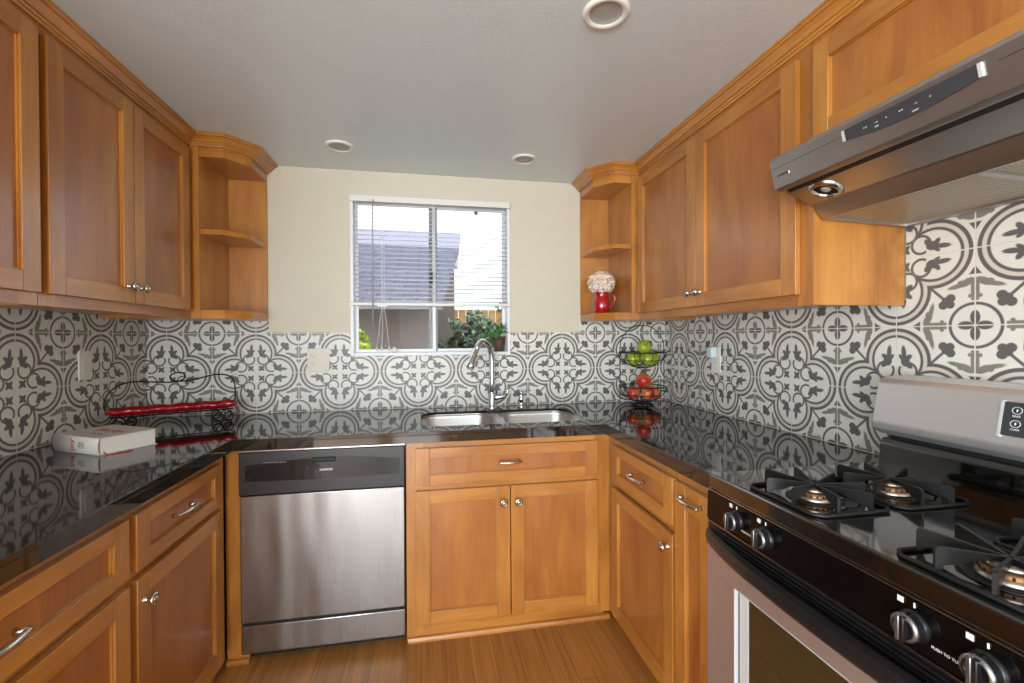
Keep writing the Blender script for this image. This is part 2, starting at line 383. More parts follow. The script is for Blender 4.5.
    def grid(s, fn, nu, nv, thick=0, smooth=True):
        V = [[s.bm.verts.new(fn(i/nu, j/nv)) for j in range(nv+1)] for i in range(nu+1)]
        for i in range(nu):
            for j in range(nv): s._face([V[i][j], V[i+1][j], V[i+1][j+1], V[i][j+1]], smooth)
        return s
    def sweep(s, path, prof, right=True):
        """profile (out, z) mitred along a plan polyline; outward = right of travel"""
        n = len(path); P = [Vector((p[0], p[1])) for p in path]; offs = []
        for i in range(n):
            ns = []
            if i > 0: t = (P[i]-P[i-1]).normalized(); ns.append(Vector((t.y, -t.x)))
            if i < n-1: t = (P[i+1]-P[i]).normalized(); ns.append(Vector((t.y, -t.x)))
            mtr = sum(ns, Vector((0, 0))); mtr.normalize(); mtr /= max(.3, mtr.dot(ns[0]))
            offs.append(mtr if right else -mtr)
        rows = [[s.bm.verts.new((P[i].x+offs[i].x*o, P[i].y+offs[i].y*o, z)) for o, z in prof] for i in range(n)]
        m = len(prof); fs = []
        for i in range(n-1):
            for k in range(m): fs.append(s._face([rows[i][k], rows[i][(k+1) % m], rows[i+1][(k+1) % m], rows[i+1][k]]))
        fs.append(s._face(rows[0])); fs.append(s._face(rows[-1][::-1]))
        bmesh.ops.recalc_face_normals(s.bm, faces=[f for f in fs if f]); return s
    def build(s, name, mats, parent=None, loc=None, recalc=False):
        if recalc: bmesh.ops.recalc_face_normals(s.bm, faces=s.bm.faces[:])
        base = rootloc(parent)
        if loc is None and parent is None:
            loc = Vector((0, 0, 0))
        L0 = Vector(loc) if loc is not None else Vector((0, 0, 0))
        bmesh.ops.translate(s.bm, verts=s.bm.verts[:], vec=-(base+L0))
        me = bpy.data.meshes.new(name); s.bm.to_mesh(me); s.bm.free()
        for m_ in (mats if isinstance(mats, (list, tuple)) else [mats]): me.materials.append(m_)
        o = bpy.data.objects.new(name, me); C.objects.link(o); o.location = L0
        if parent is not None: o.parent = parent
        return o
def copy_tree(o, parent=None):
    c = o.copy(); C.objects.link(c); c.parent = parent
    for ch in o.children: copy_tree(ch, c)
    return c
def text_mesh(txt, size, mat, parent, org, ux, uy, name='lettering', depth=.0003, bold=False, align='CENTER'):
    cu = bpy.data.curves.new(name, 'FONT'); cu.body = txt; cu.size = size; cu.extrude = depth; cu.align_x = align; cu.align_y = 'CENTER'
    if bold: cu.offset = size*.012
    to = bpy.data.objects.new(name, cu); C.objects.link(to)
    me = bpy.data.meshes.new_from_object(to.evaluated_get(bpy.context.evaluated_depsgraph_get()))
    C.objects.unlink(to); bpy.data.objects.remove(to); bpy.data.curves.remove(cu)
    ux = Vector(ux).normalized(); uy = Vector(uy).normalized(); uz = ux.cross(uy)
    R = Matrix((ux, uy, uz)).transposed().to_4x4()
    me.transform(Matrix.Translation(Vector(org)-rootloc(parent)) @ R); me.materials.append(mat)
    o = bpy.data.objects.new(name, me); C.objects.link(o); o.parent = parent; return o
def arc(c, r, a0, a1, n, ax=(1, 0, 0), ay=(0, 0, 1)):
    c = Vector(c); ax = Vector(ax); ay = Vector(ay)
    return [c+ax*(r*math.cos(math.radians(a0+(a1-a0)*i/n)))+ay*(r*math.sin(math.radians(a0+(a1-a0)*i/n))) for i in range(n+1)]

# ---------------------------------------------------------------- room shell
XL, XR, ZC, ZF = -.09, 2.68, 2.185, .045
def struct(name, mb, mats, parent=None):
    o = mb.build(name, mats, parent)
    if parent is None: o['kind'] = 'structure'
    return o
struct('floor', MB().box(-1.7, 2.85, -5.6, .16, ZF-.08, ZF), M['floor'])
struct('ceiling', MB().box(-1.7, 2.85, -5.6, .16, ZC, ZC+.2), M['ceil'])
WX0, WX1, WZ0, WZ1 = .868, 1.728, 1.2, 2.05
mb = MB()
mb.box(-.2, WX0, .006, .15, ZF, ZC).box(WX1, 2.8, .006, .15, ZF, ZC).box(WX0, WX1, .006, .15, ZF, WZ0).box(WX0, WX1, .006, .15, WZ1, ZC)
struct('wall_back', mb, M['wall'])
struct('wall_left', MB().box(-.22, XL-.006, -2.75, .15, ZF, ZC), M['wall'])
struct('wall_right', MB().box(XR+.006, 2.85, -5.6, .15, ZF, ZC), M['wall'])
# far end of the adjoining room, with its wide glazed opening, and the side wall with an opening
mb = MB().box(-1.7, -1.55, -5.6, -5.48, ZF, ZC).box(1.45, 2.68, -5.6, -5.48, ZF, ZC).box(-1.55, 1.45, -5.6, -5.48, 2.12, ZC).box(.62, .78, -5.6, -5.48, ZF, 2.12)
struct('wall_rear', mb, M['rearwall'])
mb = MB().box(-1.7, -1.62, -5.48, -4.95, ZF, ZC).box(-1.7, -1.62, -2.85, -2.75, ZF, ZC).box(-1.7, -1.62, -4.95, -2.85, 2.0, ZC).box(-1.7, -.22, -2.75, -2.65, ZF, ZC).box(-1.7, -1.62, -4.95, -2.85, ZF, .5)
struct('wall_side', mb, M['rearwall'])
# tiled backsplashes
tb = tile_material('patterned_tile_back', 0, .0)
tl = tile_material('patterned_tile_left', 1, -.3144)
tr = tile_material('patterned_tile_right', 1, -.1526)
mb = MB().box(XL, .465, 0, .006, .87, 1.40).box(.465, WX0, 0, .006, .87, 1.325).box(WX0, WX1, 0, .006, .87, WZ0).box(WX1, 2.143, 0, .006, .87, 1.325).box(2.143, XR, 0, .006, .87, 1.40)
struct('trim_1', mb, tb)
struct('trim_2', MB().box(XL-.006, XL, -2.6, .006, .87, 1.40), tl)
struct('trim_3', MB().box(XR, XR+.006, -1.40, .006, .87, 1.40).box(XR, XR+.006, -2.8, -1.40, .5, 1.80), tr)

# ---------------------------------------------------------------- window
wn = bpy.data.objects.new('window_1', None); C.objects.link(wn); wn.location = ((WX0+WX1)/2, .06, WZ0); wn['kind'] = 'structure'
def frame4(mb, x0, x1, z0, z1, y0, y1, t, bev=.002):
    mb.box(x0, x0+t, y0, y1, z0, z1, bev).box(x1-t, x1, y0, y1, z0, z1, bev)
    mb.box(x0+t, x1-t, y0, y1, z0, z0+t, bev).box(x0+t, x1-t, y0, y1, z1-t, z1, bev); return mb
frame4(MB(), WX0, WX1, WZ0, WZ1, -.003, .075, .016).build('frame', M['white'], wn)
frame4(MB(), WX0+.016, 1.315, WZ0+.016, WZ1-.016, .045, .062, .018).build('sash', M['white'], wn)
frame4(MB(), 1.285, WX1-.016, WZ0+.016, WZ1-.016, .066, .083, .018).build('sash', M['white'], wn)
MB().box(1.278, 1.325, .060, .067, WZ0+.02, WZ1-.02).build('interlock', M['mull'], wn)
MB().box(1.283, 1.30, .030, .046, 1.60, 1.66, .003).build('latch', M['blackpl'], wn)
MB().box(WX0+.03, 1.30, .052, .055, WZ0+.03, WZ1-.03).build('pane', M['glass'], wn)
MB().box(1.30, WX1-.03, .073, .076, WZ0+.03, WZ1-.03).build('pane', M['glass'], wn)

# ---------------------------------------------------------------- blind
bl = empty('venetian_blind', (1.298, -.01, 1.47), 'white mini venetian blind lowered over the upper part of the kitchen window', 'blind')
MB().box(WX0+.001, WX1-.001, -.022, .012, 2.018, 2.05, .002).build('head_rail', M['whitetrim'], bl)
mb = MB(); ns = 23
for i in range(ns):
    z = 2.008-i*(2.008-1.492)/(ns-1)
    mb.grid(lambda a, b, z=z: Vector((WX0+.019+a*(WX1-WX0-.038), -.0165+b*.025, z-.0045+.009*b+.002*math.sin(PI*b))), 1, 4)
sl = mb.build('slats', M['slat'], bl)
md = sl.modifiers.new('t', 'SOLIDIFY'); md.thickness = .0008
MB().box(WX0-.004, WX1+.002, -.022, .012, 1.468, 1.484, .003).build('bottom_rail', M['whitetrim'], bl)
for x in (1.01, 1.42): MB().box(x, x+.05, -.027, -.02, 1.462, 1.472, .001).build('rail_clip', M['whitetrim'], bl)
for x in (.985, 1.30, 1.62):
    MB().tube([(x, -.019, 1.48), (x, -.019, 2.03)], .0009, 5).build('ladder_cord', M['cord'], bl)
MB().tube([(.99, -.032, 2.025), (.988, -.034, 1.99), (.985, -.036, 1.34)], .0036, 7).build('tilt_wand', M['wand'], bl)
for x0, x1 in ((1.03, 1.005), (1.045, 1.068), (1.037, 1.03)):
    mb = MB(); mb.tube([(x0, -.026, 2.02), (x0, -.026, 1.45), (x1, -.028, 1.25)], .0012, 5)
    mb.lathe([(0, -.025), (.005, -.022), (.0035, 0), (0, .003)], (x1, -.028, 1.25), n=8)
    mb.build('lift_cord', M['cord'], bl)
MB().lathe([(.0, 0), (.013, .003), (.015, .014), (.008, .026), (0, .03)], (1.093, -.006, 1.217), n=14).build('tassel', M['cord'], bl)
# head-rail bracket tab
MB().box(1.53, 1.55, .02, .03, 1.985, 2.0, .001).build('bracket', M['blackpl'], bl)

# ---------------------------------------------------------------- recessed ceiling lamps
def can(x, y, r, label):
    t = empty('recessed_light', (x, y, ZC), label, 'ceiling light', 'recessed lights in the kitchen ceiling')
    MB().lathe([(r, 0), (r, -.004), (r*.9, -.009), (r*.72, -.006), (r*.68, 0), (r, 0)], (x, y, ZC), n=40).build('trim_ring', M['whitetrim'], t)
    MB().lathe([(r*.70, -.004), (r*.60, -.001), (r*.4, .0), (0, -.002)], (x, y, ZC), n=32).build('lens', M['lens'], t)
can(1.753, -1.34, .064, 'largest, nearest recessed ceiling light at the top edge of the photo')
can(.872, -.302, .066, 'recessed ceiling light above the left side of the window')
can(1.748, -.302, .064, 'recessed ceiling light above the right side of the window')

# ---------------------------------------------------------------- worktop with the sink cut-out
def rrect(x0, x1, y0, y1, r, n=6):
    out = []
    for cx, cy, a in ((x1-r, y1-r, 0), (x0+r, y1-r, 90), (x0+r, y0+r, 180), (x1-r, y0+r, 270)):
        for i in range(n+1):
            t = math.radians(a+90*i/n); out.append((cx+r*math.cos(t), cy+r*math.sin(t)))
    return out
def slab(name, outers, holes, z0, z1, bev, mats, parent=None):
    cu = bpy.data.curves.new(name, 'CURVE'); cu.dimensions = '2D'; cu.fill_mode = 'BOTH'
    for poly in [outers]+holes:
        sp = cu.splines.new('POLY'); sp.points.add(len(poly)-1); sp.use_cyclic_u = True
        for p_, q in zip(sp.points, poly): p_.co = (q[0], q[1], 0, 1)
    cu.extrude = (z1-z0)/2-bev; cu.bevel_depth = bev; cu.bevel_resolution = 2; cu.offset = -bev
    to = bpy.data.objects.new(name, cu); C.objects.link(to)
    me = bpy.data.meshes.new_from_object(to.evaluated_get(bpy.context.evaluated_depsgraph_get()))
    C.objects.unlink(to); bpy.data.objects.remove(to)
    me.transform(Matrix.Translation((0, 0, (z0+z1)/2)-rootloc(parent)) if False else Matrix.Translation(Vector((0, 0, (z0+z1)/2))-rootloc(parent)))
    me.materials.clear(); me.materials.append(mats)
    o = bpy.data.objects.new(name, me); C.objects.link(o)
    if parent: o.parent = parent
    return o
CT, CB = .914, .869
outer = [(XL, 0), (XL, -2.5), (.54, -2.5), (.54, -.652), (2.03, -.652), (2.035, -1.396), (XR, -1.396), (XR, 0)][::-1]
hole = rrect(1.235, 1.995, -.545, -.165, .09)
ct = slab('countertop', outer, [hole], CT-.014, CT, .0015, M['granite'])
lo_ = slab('countertop_lower', outer, [rrect(1.20, 2.03, -.60, -.05, .05)], CB, CT-.0142, .0005, M['granite'])
bmj = bmesh.new(); bmj.from_mesh(ct.data); bmj.from_mesh(lo_.data); bmj.to_mesh(ct.data); bmj.free(); ct.data.polygons.foreach_set('use_smooth', [False]*len(ct.data.polygons)); bpy.data.objects.remove(lo_)
tag(ct, 'polished black granite tile worktop running in a U on top of the base cabinets', 'countertop')

# ---------------------------------------------------------------- sink, faucet, dispenser
sk = empty('double_sink', (1.615, -.355, .70), 'undermount stainless steel double bowl sink below the window', 'sink')
SB = CT-.0145
def bowl(x0, x1, y0, y1):
    mb = MB(); lv = [(0, SB-.001, 0), (.0, SB-.02, 0), (.012, SB-.13, .0), (.03, SB-.165, .0), (.07, SB-.175, 0)]
    rings = []
    for ins, z, _ in lv:
        rings.append([mb.bm.verts.new((p[0], p[1], z)) for p in rrect(x0+ins, x1-ins, y0+ins, y1-ins, max(.02, .085-ins*.6), 6)])
    n = len(rings[0])
    for a, b in zip(rings, rings[1:]):
        for k in range(n): mb._face([a[k], b[k], b[(k+1) % n], a[(k+1) % n]][::-1], True)
    mb._face(rings[-1])
    o = mb.build('bowl', M['sinkst'], sk)
    md = o.modifiers.new('t', 'SOLIDIFY'); md.thickness = .0015; md.offset = 1
    MB().lathe([(.045, .002), (.04, .004), (.02, .001), (0, .001)], ((x0+x1)/2, (y0+y1)/2+.05, SB-.175), n=20).build('drain', M['chrome'], sk)
bowl(1.225, 1.592, -.555, -.155); bowl(1.622, 2.005, -.555, -.155)
slab('rim', rrect(1.215, 2.015, -.565, -.145, .1), [rrect(1.227, 1.590, -.553, -.157, .084), rrect(1.624, 2.003, -.553, -.157, .084)], SB-.006, SB-.0005, .0008, M['sinkst'], sk)

fc = empty('faucet', (1.61, -.085, CT), 'tall chrome gooseneck pull down faucet behind the sink', 'faucet')
fx, fy = 1.61, -.085
MB().lathe([(.027, 0), (.027, .004), (.021, .012), (.0185, .03), (.0185, .075), (.015, .082), (0, .083)], (fx, fy, CT), n=24).build('base', M['chrome'], fc)
hd = Vector((-.72, -.69, 0)).normalized(); R_ = .072
top = Vector((fx, fy, 1.163))
pts = [Vector((fx, fy, CT+.07)), Vector((fx, fy, 1.05)), Vector((fx, fy, 1.12))]+[top+hd*(R_-R_*math.cos(math.radians(a)))+Vector((0, 0, .112*math.sin(math.radians(a)))) for a in range(0, 151, 12)]
MB().tube(pts, [.0138]*len(pts), 14).build('spout', M['chrome'], fc)
e = pts[-1]; dd = (pts[-1]-pts[-2]).normalized()
q = [e+dd*t for t in (-.005, .02, .045, .075, .1, .106)]
MB().tube(q, [.0145, .0145, .0165, .021, .022, .018], 16).build('spray_head', M['chrome'], fc)
mb = MB().tube([(fx, fy, CT+.055), (fx+.03, fy-.005, CT+.057), (fx+.06, fy-.01, CT+.062), (fx+.078, fy-.013, CT+.067)], [.0145, .0145, .0125, .009], 12)
mb.tube([(fx+.070, fy-.012, CT+.062), (fx+.083, fy-.014, CT+.085), (fx+.09, fy-.016, CT+.115)], [.007, .006, .0075], 10)
mb.build('lever', M['chrome'], fc)
sdp = empty('soap_dispenser', (1.772, -.085, CT), 'small chrome soap dispenser to the right of the faucet', 'soap dispenser')
MB().lathe([(.018, 0), (.018, .004), (.011, .01), (.0095, .03), (.013, .034), (.013, .05), (.009, .056), (.009, .075), (.012, .08), (.011, .088), (0, .089)], (1.772, -.085, CT), n=20).build('body', M['chrome'], sdp)
MB().tube([(1.772, -.085, CT+.066), (1.79, -.11, CT+.074), (1.805, -.135, CT+.07)], [.006, .005, .0042], 10).build('nozzle', M['chrome'], sdp)

# ---------------------------------------------------------------- cabinets
def FL(x0): return lambda u, z, n: (x0+n, u, z)
def FR(x0): return lambda u, z, n: (x0-n, u, z)
def FB(y0): return lambda u, z, n: (u, y0-n, z)
def nrm(F): a = Vector(F(0, 0, 1)); b = Vector(F(0, 0, 0)); return (a-b)
def rail_ax(F): a = Vector(F(1, 0, 0)); b = Vector(F(0, 0, 0)); return 'x' if abs((a-b).x) > .5 else 'y'
def shaker(name, F, u0, u1, z0, z1, parent, st=.057, rl=.052, t=.019, label=None):
    mb = MB(); a = min(u0, u1); b = max(u0, u1)
    mb.mat(0).fbox(F, a, a+st, z0, z1, .001, t, .0015).fbox(F, b-st, b, z0, z1, .001, t, .0015)
    mb.mat(1).fbox(F, a+st, b-st, z0, z0+rl, .001, t, .0015).fbox(F, a+st, b-st, z1-rl, z1, .001, t, .0015)
    mb.mat(2).fbox(F, a+st-.004, b-st+.004, z0+rl-.004, z1-rl+.004, .003, t-.011)
    # eased inner edge
    mb.mat(0)
    e_ = .005
    mb.fbox(F, a+st, a+st+e_*.6, z0+rl, z1-rl, .004, t-.006); mb.fbox(F, b-st-e_*.6, b-st, z0+rl, z1-rl, .004, t-.006)
    mb.mat(1); mb.fbox(F, a+st, b-st, z0+rl, z0+rl+e_*.6, .004, t-.006); mb.fbox(F, a+st, b-st, z1-rl-e_*.6, z1-rl, .004, t-.006)
    o = mb.build(name, [W['z'], W[rail_ax(F)], W['p']], parent)
    if label: o['label'] = label
    return o
def knob(F, u, z, parent, n0=.019):
    o = F(u, z, n0)
    mb = MB(); mb.mat(0).lathe([(.009, 0), (.009, .0015), (.0055, .004), (.005, .013), (.008, .017), (.0155, .02), (.0165, .023), (.0155, .0265), (.0125, .0275)], o, nrm(F), 24)
    mb.mat(1).lathe([(.0125, .0275), (.0115, .0262), (.0085, .0262)], o, nrm(F), 24)
    mb.mat(0).lathe([(.0085, .0262), (.0075, .0285), (0, .0292)], o, nrm(F), 24)
    return mb.build('knob', [M['nickel'], M['knobin']], parent)
def pull(F, u, z, parent, half=.05, n0=.019, style=0):
    mb = MB(); nn = 16; pts = []; R = []
    for i in range(nn+1):
        t = -1+2*i/nn
        pts.append(F(u+half*1.12*t, z, n0+.016+.010*(1-t*t))); R.append(.0045+.0035*(1-abs(t))**.6+(.002 if abs(t) > .9 else 0))
    mb.tube(pts, R, 10, flat=.8)
    for s_ in (-1, 1):
        mb.tube([F(u+s_*half*.95, z, n0), F(u+s_*half*.97, z, n0+.008), F(u+s_*half*1.0, z, n0+.018)], [.0075, .0048, .0052], 10)
    return mb.build('handle', M['nickel'], parent)
DZ0, DZ1, KZ0, KZ1 = .690, .840, .118, .668
FZ0 = .075      # underside of the face frame
def frame_rails(mb, F, u0, u1, zs, st=.03):
    """face frame: stiles at both ends and rails in the bands zs"""
    a, b = min(u0, u1), max(u0, u1)
    mb.mat(0).fbox(F, a, a+st, FZ0, CB, -.019, 0).fbox(F, b-st, b, FZ0, CB, -.019, 0)
    mb.mat(1)
    for z0, z1 in zs: mb.fbox(F, a+st, b-st, z0, z1, -.019, 0)
def carcass_box(mb, F, u0, u1, depth, z0=.075, z1=CB):
    mb.mat(0).fbox(F, u0, u1, z0, z1, -depth, -.0195)
    mb.mat(1).fbox(F, u0, u1, ZF, .075, -depth, -.03)
BAND = [(FZ0, .125), (.655, .70), (.832, CB)]

# -- base cabinets along the left wall
XFL = .506
F = FL(XFL)
c = empty('base_cabinet', (.2, -.92, ZF), 'left maple base cabinet below the book, with one whole drawer pull and one round knob', 'cabinet', 'maple base cabinets')
mb = MB(); carcass_box(mb, F, -1.204, -.642, .59); frame_rails(mb, F, -1.204, -.642, BAND)
mb.build('carcass', [W['z'], W['y']], c)
d = shaker('drawer_front', F, -1.192, -.695, DZ0, DZ1, c, rl=.04); pull(F, -.975, .772, d)
d = shaker('door', F, -1.192, -.695, KZ0, KZ1, c); knob(F, -1.165, .603, d)
c = empty('base_cabinet', (.2, -1.6, ZF), 'maple base cabinet at the bottom left photo corner, its drawer pull cut by the edge', 'cabinet', 'maple base cabinets')
mb = MB(); carcass_box(mb, F, -2.0, -1.206, .59); frame_rails(mb, F, -2.0, -1.206, BAND)
mb.build('carcass', [W['z'], W['y']], c)
d = shaker('drawer_front', F, -1.985, -1.222, DZ0, DZ1, c, rl=.04); pull(F, -1.6, .762, d, .055)
d = shaker('door', F, -1.60, -1.222, KZ0, KZ1, c); knob(F, -1.572, .603, d)
d = shaker('door', F, -1.985, -1.606, KZ0, KZ1, c); knob(F, -1.633, .603, d)
c = empty('corner_filler', (.53, -.61, ZF), 'narrow vertical maple filler board between the left cabinets and the dishwasher', 'filler panel')
YF = -.622
MB().box(.5065, .558, YF+.0, -.60, .085, CB-.001).build('board', W['z'], c)
mb = MB().box(.5065, .585, -.618, -.60, ZF, .085)
mb.prism([(-.618, ZF), (-.632, ZF), (-.632, ZF+.008), (-.628, ZF+.016), (-.618, ZF+.02)], .5065, .585, 0); mb.build('toe_board', W['x'], c)

# -- sink base
F = FB(YF)
c = empty('sink_cabinet', (1.61, -.3, ZF), 'maple sink base cabinet under the window with two doors and a wide false drawer', 'cabinet', 'maple base cabinets')
mb = MB()
mb.mat(0).box(1.178, 1.196, -.603, -.02, .075, CB).box(2.02, 2.04, -.603, -.02, .075, CB); mb.mat(1).box(1.196, 2.02, -.603, -.02, .09, .11)
frame_rails(mb, F, 1.178, 2.0595, [(FZ0, .125), (.655, .70), (.832, CB)], .068)
mb.mat(1).box(1.178, 2.03, -.618, -.55, ZF, .075); mb.prism([(-.618, ZF), (-.634, ZF), (-.634, ZF+.008), (-.629, ZF+.017), (-.618, ZF+.021)], 1.182, 2.056, 0)
mb.build('carcass', [W['z'], W['x']], c)
d = shaker('drawer_front', F, 1.216, 1.998, .690, .842, c, rl=.042); pull(F, 1.606, .772, d, .042)
d = shaker('door', F, 1.216, 1.607, KZ0, KZ1, c); knob(F, 1.577, .603, d)
d = shaker('door', F, 1.611, 1.998, KZ0, KZ1, c); knob(F, 1.640, .603, d)

# -- base cabinets along the right wall
XFR = 2.06
F = FR(XFR)
c = empty('base_cabinet', (2.37, -.9, ZF), 'maple base cabinet on the right beside the pull-out, with one drawer above one knobbed door', 'cabinet', 'maple base cabinets')
mb = MB(); carcass_box(mb, F, -1.183, -.642, .6); frame_rails(mb, F, -1.183, -.6225, BAND, .062)
mb.build('carcass', [W['z'], W['y']], c)
d = shaker('drawer_front', F, -1.178, -.69, .682, .835, c, rl=.04); pull(F, -.935, .762, d)
d = shaker('door', F, -1.178, -.69, .112, .652, c); knob(F, -1.150, .603, d)
c = empty('pull_out_cabinet', (2.37, -1.29, ZF), 'narrow maple pull-out cabinet squeezed between the right base cabinet and the range', 'cabinet', 'maple base cabinets')
mb = MB(); carcass_box(mb, F, -1.393, -1.185, .6); frame_rails(mb, F, -1.393, -1.185, [(FZ0, .125), (.832, CB)], .012)
mb.build('carcass', [W['z'], W['y']], c)
d = shaker('front', F, -1.385, -1.193, .112, .835, c, st=.058, rl=.075); pull(F, -1.289, .797, d, .05)

# -- upper cabinets
UZ0, UZ1, UD0, UD1 = 1.385, 2.1845, 1.418, 2.112
def upper(mb, F, u0, u1, depth, ub=UZ0):
    a, b = min(u0, u1), max(u0, u1)
    mb.mat(0).fbox(F, a, b, ub+.012, UZ1, -depth, -.0195)
    mb.fbox(F, a, a+.018, ub, ub+.012, -depth, -.0195); mb.fbox(F, b-.018, b, ub, ub+.012, -depth, -.0195)
    mb.fbox(F, a, a+.055, ub, UZ1, -.019, 0).fbox(F, b-.055, b, ub, UZ1, -.019, 0)
    mb.mat(1).fbox(F, a+.055, b-.055, ub, ub+.045, -.019, 0).fbox(F, a+.055, b-.055, 2.095, UZ1, -.019, 0)
F = FL(.25)
c = empty('wall_cabinet', (.08, -.55, UZ0), 'two door maple wall cabinet on the left, next to the open corner shelf', 'cabinet', 'maple wall cabinets')
mb = MB(); upper(mb, F, -1.104, -.3, .338); mb.mat(0).box(XL+.002, .25, -.30, -.002, UZ0, UZ1)
mb.build('carcass', [W['z'], W['y']], c)
d = shaker('door', F, -1.09, -.727, UD0, UD1, c, st=.055); knob(F, -.762, 1.474, d)
d = shaker('door', F, -.723, -.35, UD0, UD1, c, st=.055); knob(F, -.695, 1.474, d)
c = empty('wall_cabinet', (.08, -1.5, UZ0), 'maple wall cabinet at the left picture edge, only part of one door in view', 'cabinet', 'maple wall cabinets')
mb = MB(); upper(mb, F, -1.90, -1.106, .338); mb.build('carcass', [W['z'], W['y']], c)
d = shaker('door', F, -1.50, -1.118, UD0, UD1, c, st=.055); knob(F, -1.475, 1.474, d)
d = shaker('door', F, -1.885, -1.504, UD0, UD1, c, st=.055); knob(F, -1.535, 1.474, d)
F = FR(2.36)
c = empty('wall_cabinet', (2.5, -.85, UZ0), 'two door maple wall cabinet on the right between the open shelf and the range hood', 'cabinet', 'maple wall cabinets')
mb = MB(); upper(mb, F, -1.397, -.3, .318); mb.mat(0).box(2.36, XR-.002, -.30, -.002, UZ0, UZ1)
mb.build('carcass', [W['z'], W['y']], c)
d = shaker('door', F, -.838, -.322, UD0, UD1, c, st=.06); knob(F, -.812, 1.474, d)
d = shaker('door', F, -1.352, -.842, UD0, UD1, c, st=.06); knob(F, -.868, 1.474, d)
c = empty('over_hood_cabinet', (2.5, -1.78, 1.80), 'short maple wall cabinet mounted over the stainless range hood', 'cabinet', 'maple wall cabinets')
mb = MB(); upper(mb, F, -2.16, -1.399, .318, 1.795); mb.build('carcass', [W['z'], W['y']], c)
shaker('door', F, -2.145, -1.412, 1.835, UD1, c, st=.05, rl=.055)
c = empty('wall_cabinet', (2.5, -2.45, UZ0), 'maple wall cabinet beyond the range hood, outside the right picture edge', 'cabinet', 'maple wall cabinets') if False else None

# -- open end shelves
def shelf_unit(name, label, P, xs0, xs1, xe, sgn):
    """P: front polygon from the cabinet side round to the back wall"""
    t = empty(name, ((xs0+xe)/2, -.15, UZ0), label, 'shelf', 'open maple corner shelves')
    def poly(ins): return [(xs1, -.002)]+[(xs1, -.305+ins)]+[(x-sgn*ins, y+ins) for x, y in P[1:-1]]+[(P[-1][0]-sgn*ins, -.002)]
    MB().box(min(xs0, xs1)+.0005, max(xs0, xs1)-.0005, -.31, -.002, UZ0, UZ1).build('side_panel', W['z'], t)
    MB().prism(poly(0), UZ0, UZ0+.037, 2).build('bottom_shelf', W['x'], t)
    MB().prism(poly(.006), 1.757, 1.779, 2).build('middle_shelf', W['x'], t)
    MB().prism(poly(0), 2.095, UZ1, 2).build('top_board', W['x'], t)
    MB().box(min(xs1, xe), max(xs1, xe), -.007, -.0005, UZ0+.037, 2.095).build('back_panel', W['z'], t)
    return t
PLs = [(.25, -.31), (.385, -.31), (.465, -.21), (.465, 0)]
shelf_unit('corner_shelf', 'empty open maple corner shelf left of the window', PLs, .25, .2865, .465, 1)
PRs = [(2.36, -.31), (2.223, -.31), (2.143, -.215), (2.143, 0)]
shelf_unit('corner_shelf', 'open maple corner shelf right of the window holding the red pitcher', PRs, 2.36, 2.3155, 2.143, -1)
# crown moulding
prof = [(-.001, 2.137), (.007, 2.137), (.009, 2.143), (.014, 2.145), (.016, 2.150), (.022, 2.152), (.028, 2.161), (.038, 2.170), (.045, 2.172), (.047, 2.177), (.051, 2.178), (.051, 2.1845), (-.001, 2.1845)]
def bend(pts): return pts
struct('trim_4', MB().sweep([(.2505, -2.4), (.2505, -.3105), (.385, -.3105), (.4655, -.2105), (.4655, -.0005)], prof, True), W['y'])
struct('trim_5', MB().sweep([(2.3595, -2.4), (2.3595, -.3105), (2.223, -.3105), (2.1425, -.2155), (2.1425, -.0005)], prof, False), W['y'])

# ---------------------------------------------------------------- dishwasher
dw = empty('dishwasher', (.867, -.3, ZF), 'stainless steel front dishwasher with charcoal control panel', 'dishwasher')
X0, X1 = .561, 1.174
MB().box(X0+.004, X1-.004, -.60, -.02, .10, .862).build('tub', M['blackmat'], dw)
cp = MB().box(X0, X1, -.648, -.605, .697, .862, .004).build('control_panel', M['dwpanel'], dw)
# bowed glossy inset of the control panel
mb = MB(); pl = []
for i in range(21):
    t = i/20; x = .585+t*.57; pl.append((x, .752-.004*math.sin(PI*t)))
for i in range(21):
    t = 1-i/20; x = .585+t*.57; z = .800+.030*math.sin(PI*(.12+.76*t)) if t < 2 else 0
    if .818 < x < .916: z = min(z, .808-.006*math.cos((x-.867)/.049*PI/2))
    pl.append((x, z))
mb.prism(pl, -.6515, -.6475, 1); mb.build('control_inset', M['dwgloss'], cp)
MB().box(.822, .912, -.6525, -.640, .812, .832, .004).build('door_handle', M['blackmat'], cp)
text_mesh('KENMORE', .0105, M['labelw'], cp, (.876, -.652, .783), (1, 0, 0), (0, 0, 1), bold=True)
mb = MB()
for i in range(7): mb.box(.650+i*.012, .657+i*.012, -.6525, -.651, .819, .822)
mb.build('button_marks', M['labelg'], cp)
MB().box(X0+.002, X1-.002, -.644, -.605, .207, .695, .004).build('door', M['steel'], dw)
MB().box(X0+.004, X1-.004, -.632, -.60, .196, .208).build('gasket_strip', M['blackmat'], dw)
MB().box(X0+.002, X1-.002, -.642, -.605, .088, .196, .004).build('lower_panel', M['steel'], dw)
MB().box(X0+.01, X1-.01, -.585, -.57, ZF, .10).build('toe_kick', M['blackmat'], dw)
mb = MB().box(X0, X1, -.646, -.60, .8635, .8685); mb.build('trim_strip', M['nickel'], dw)

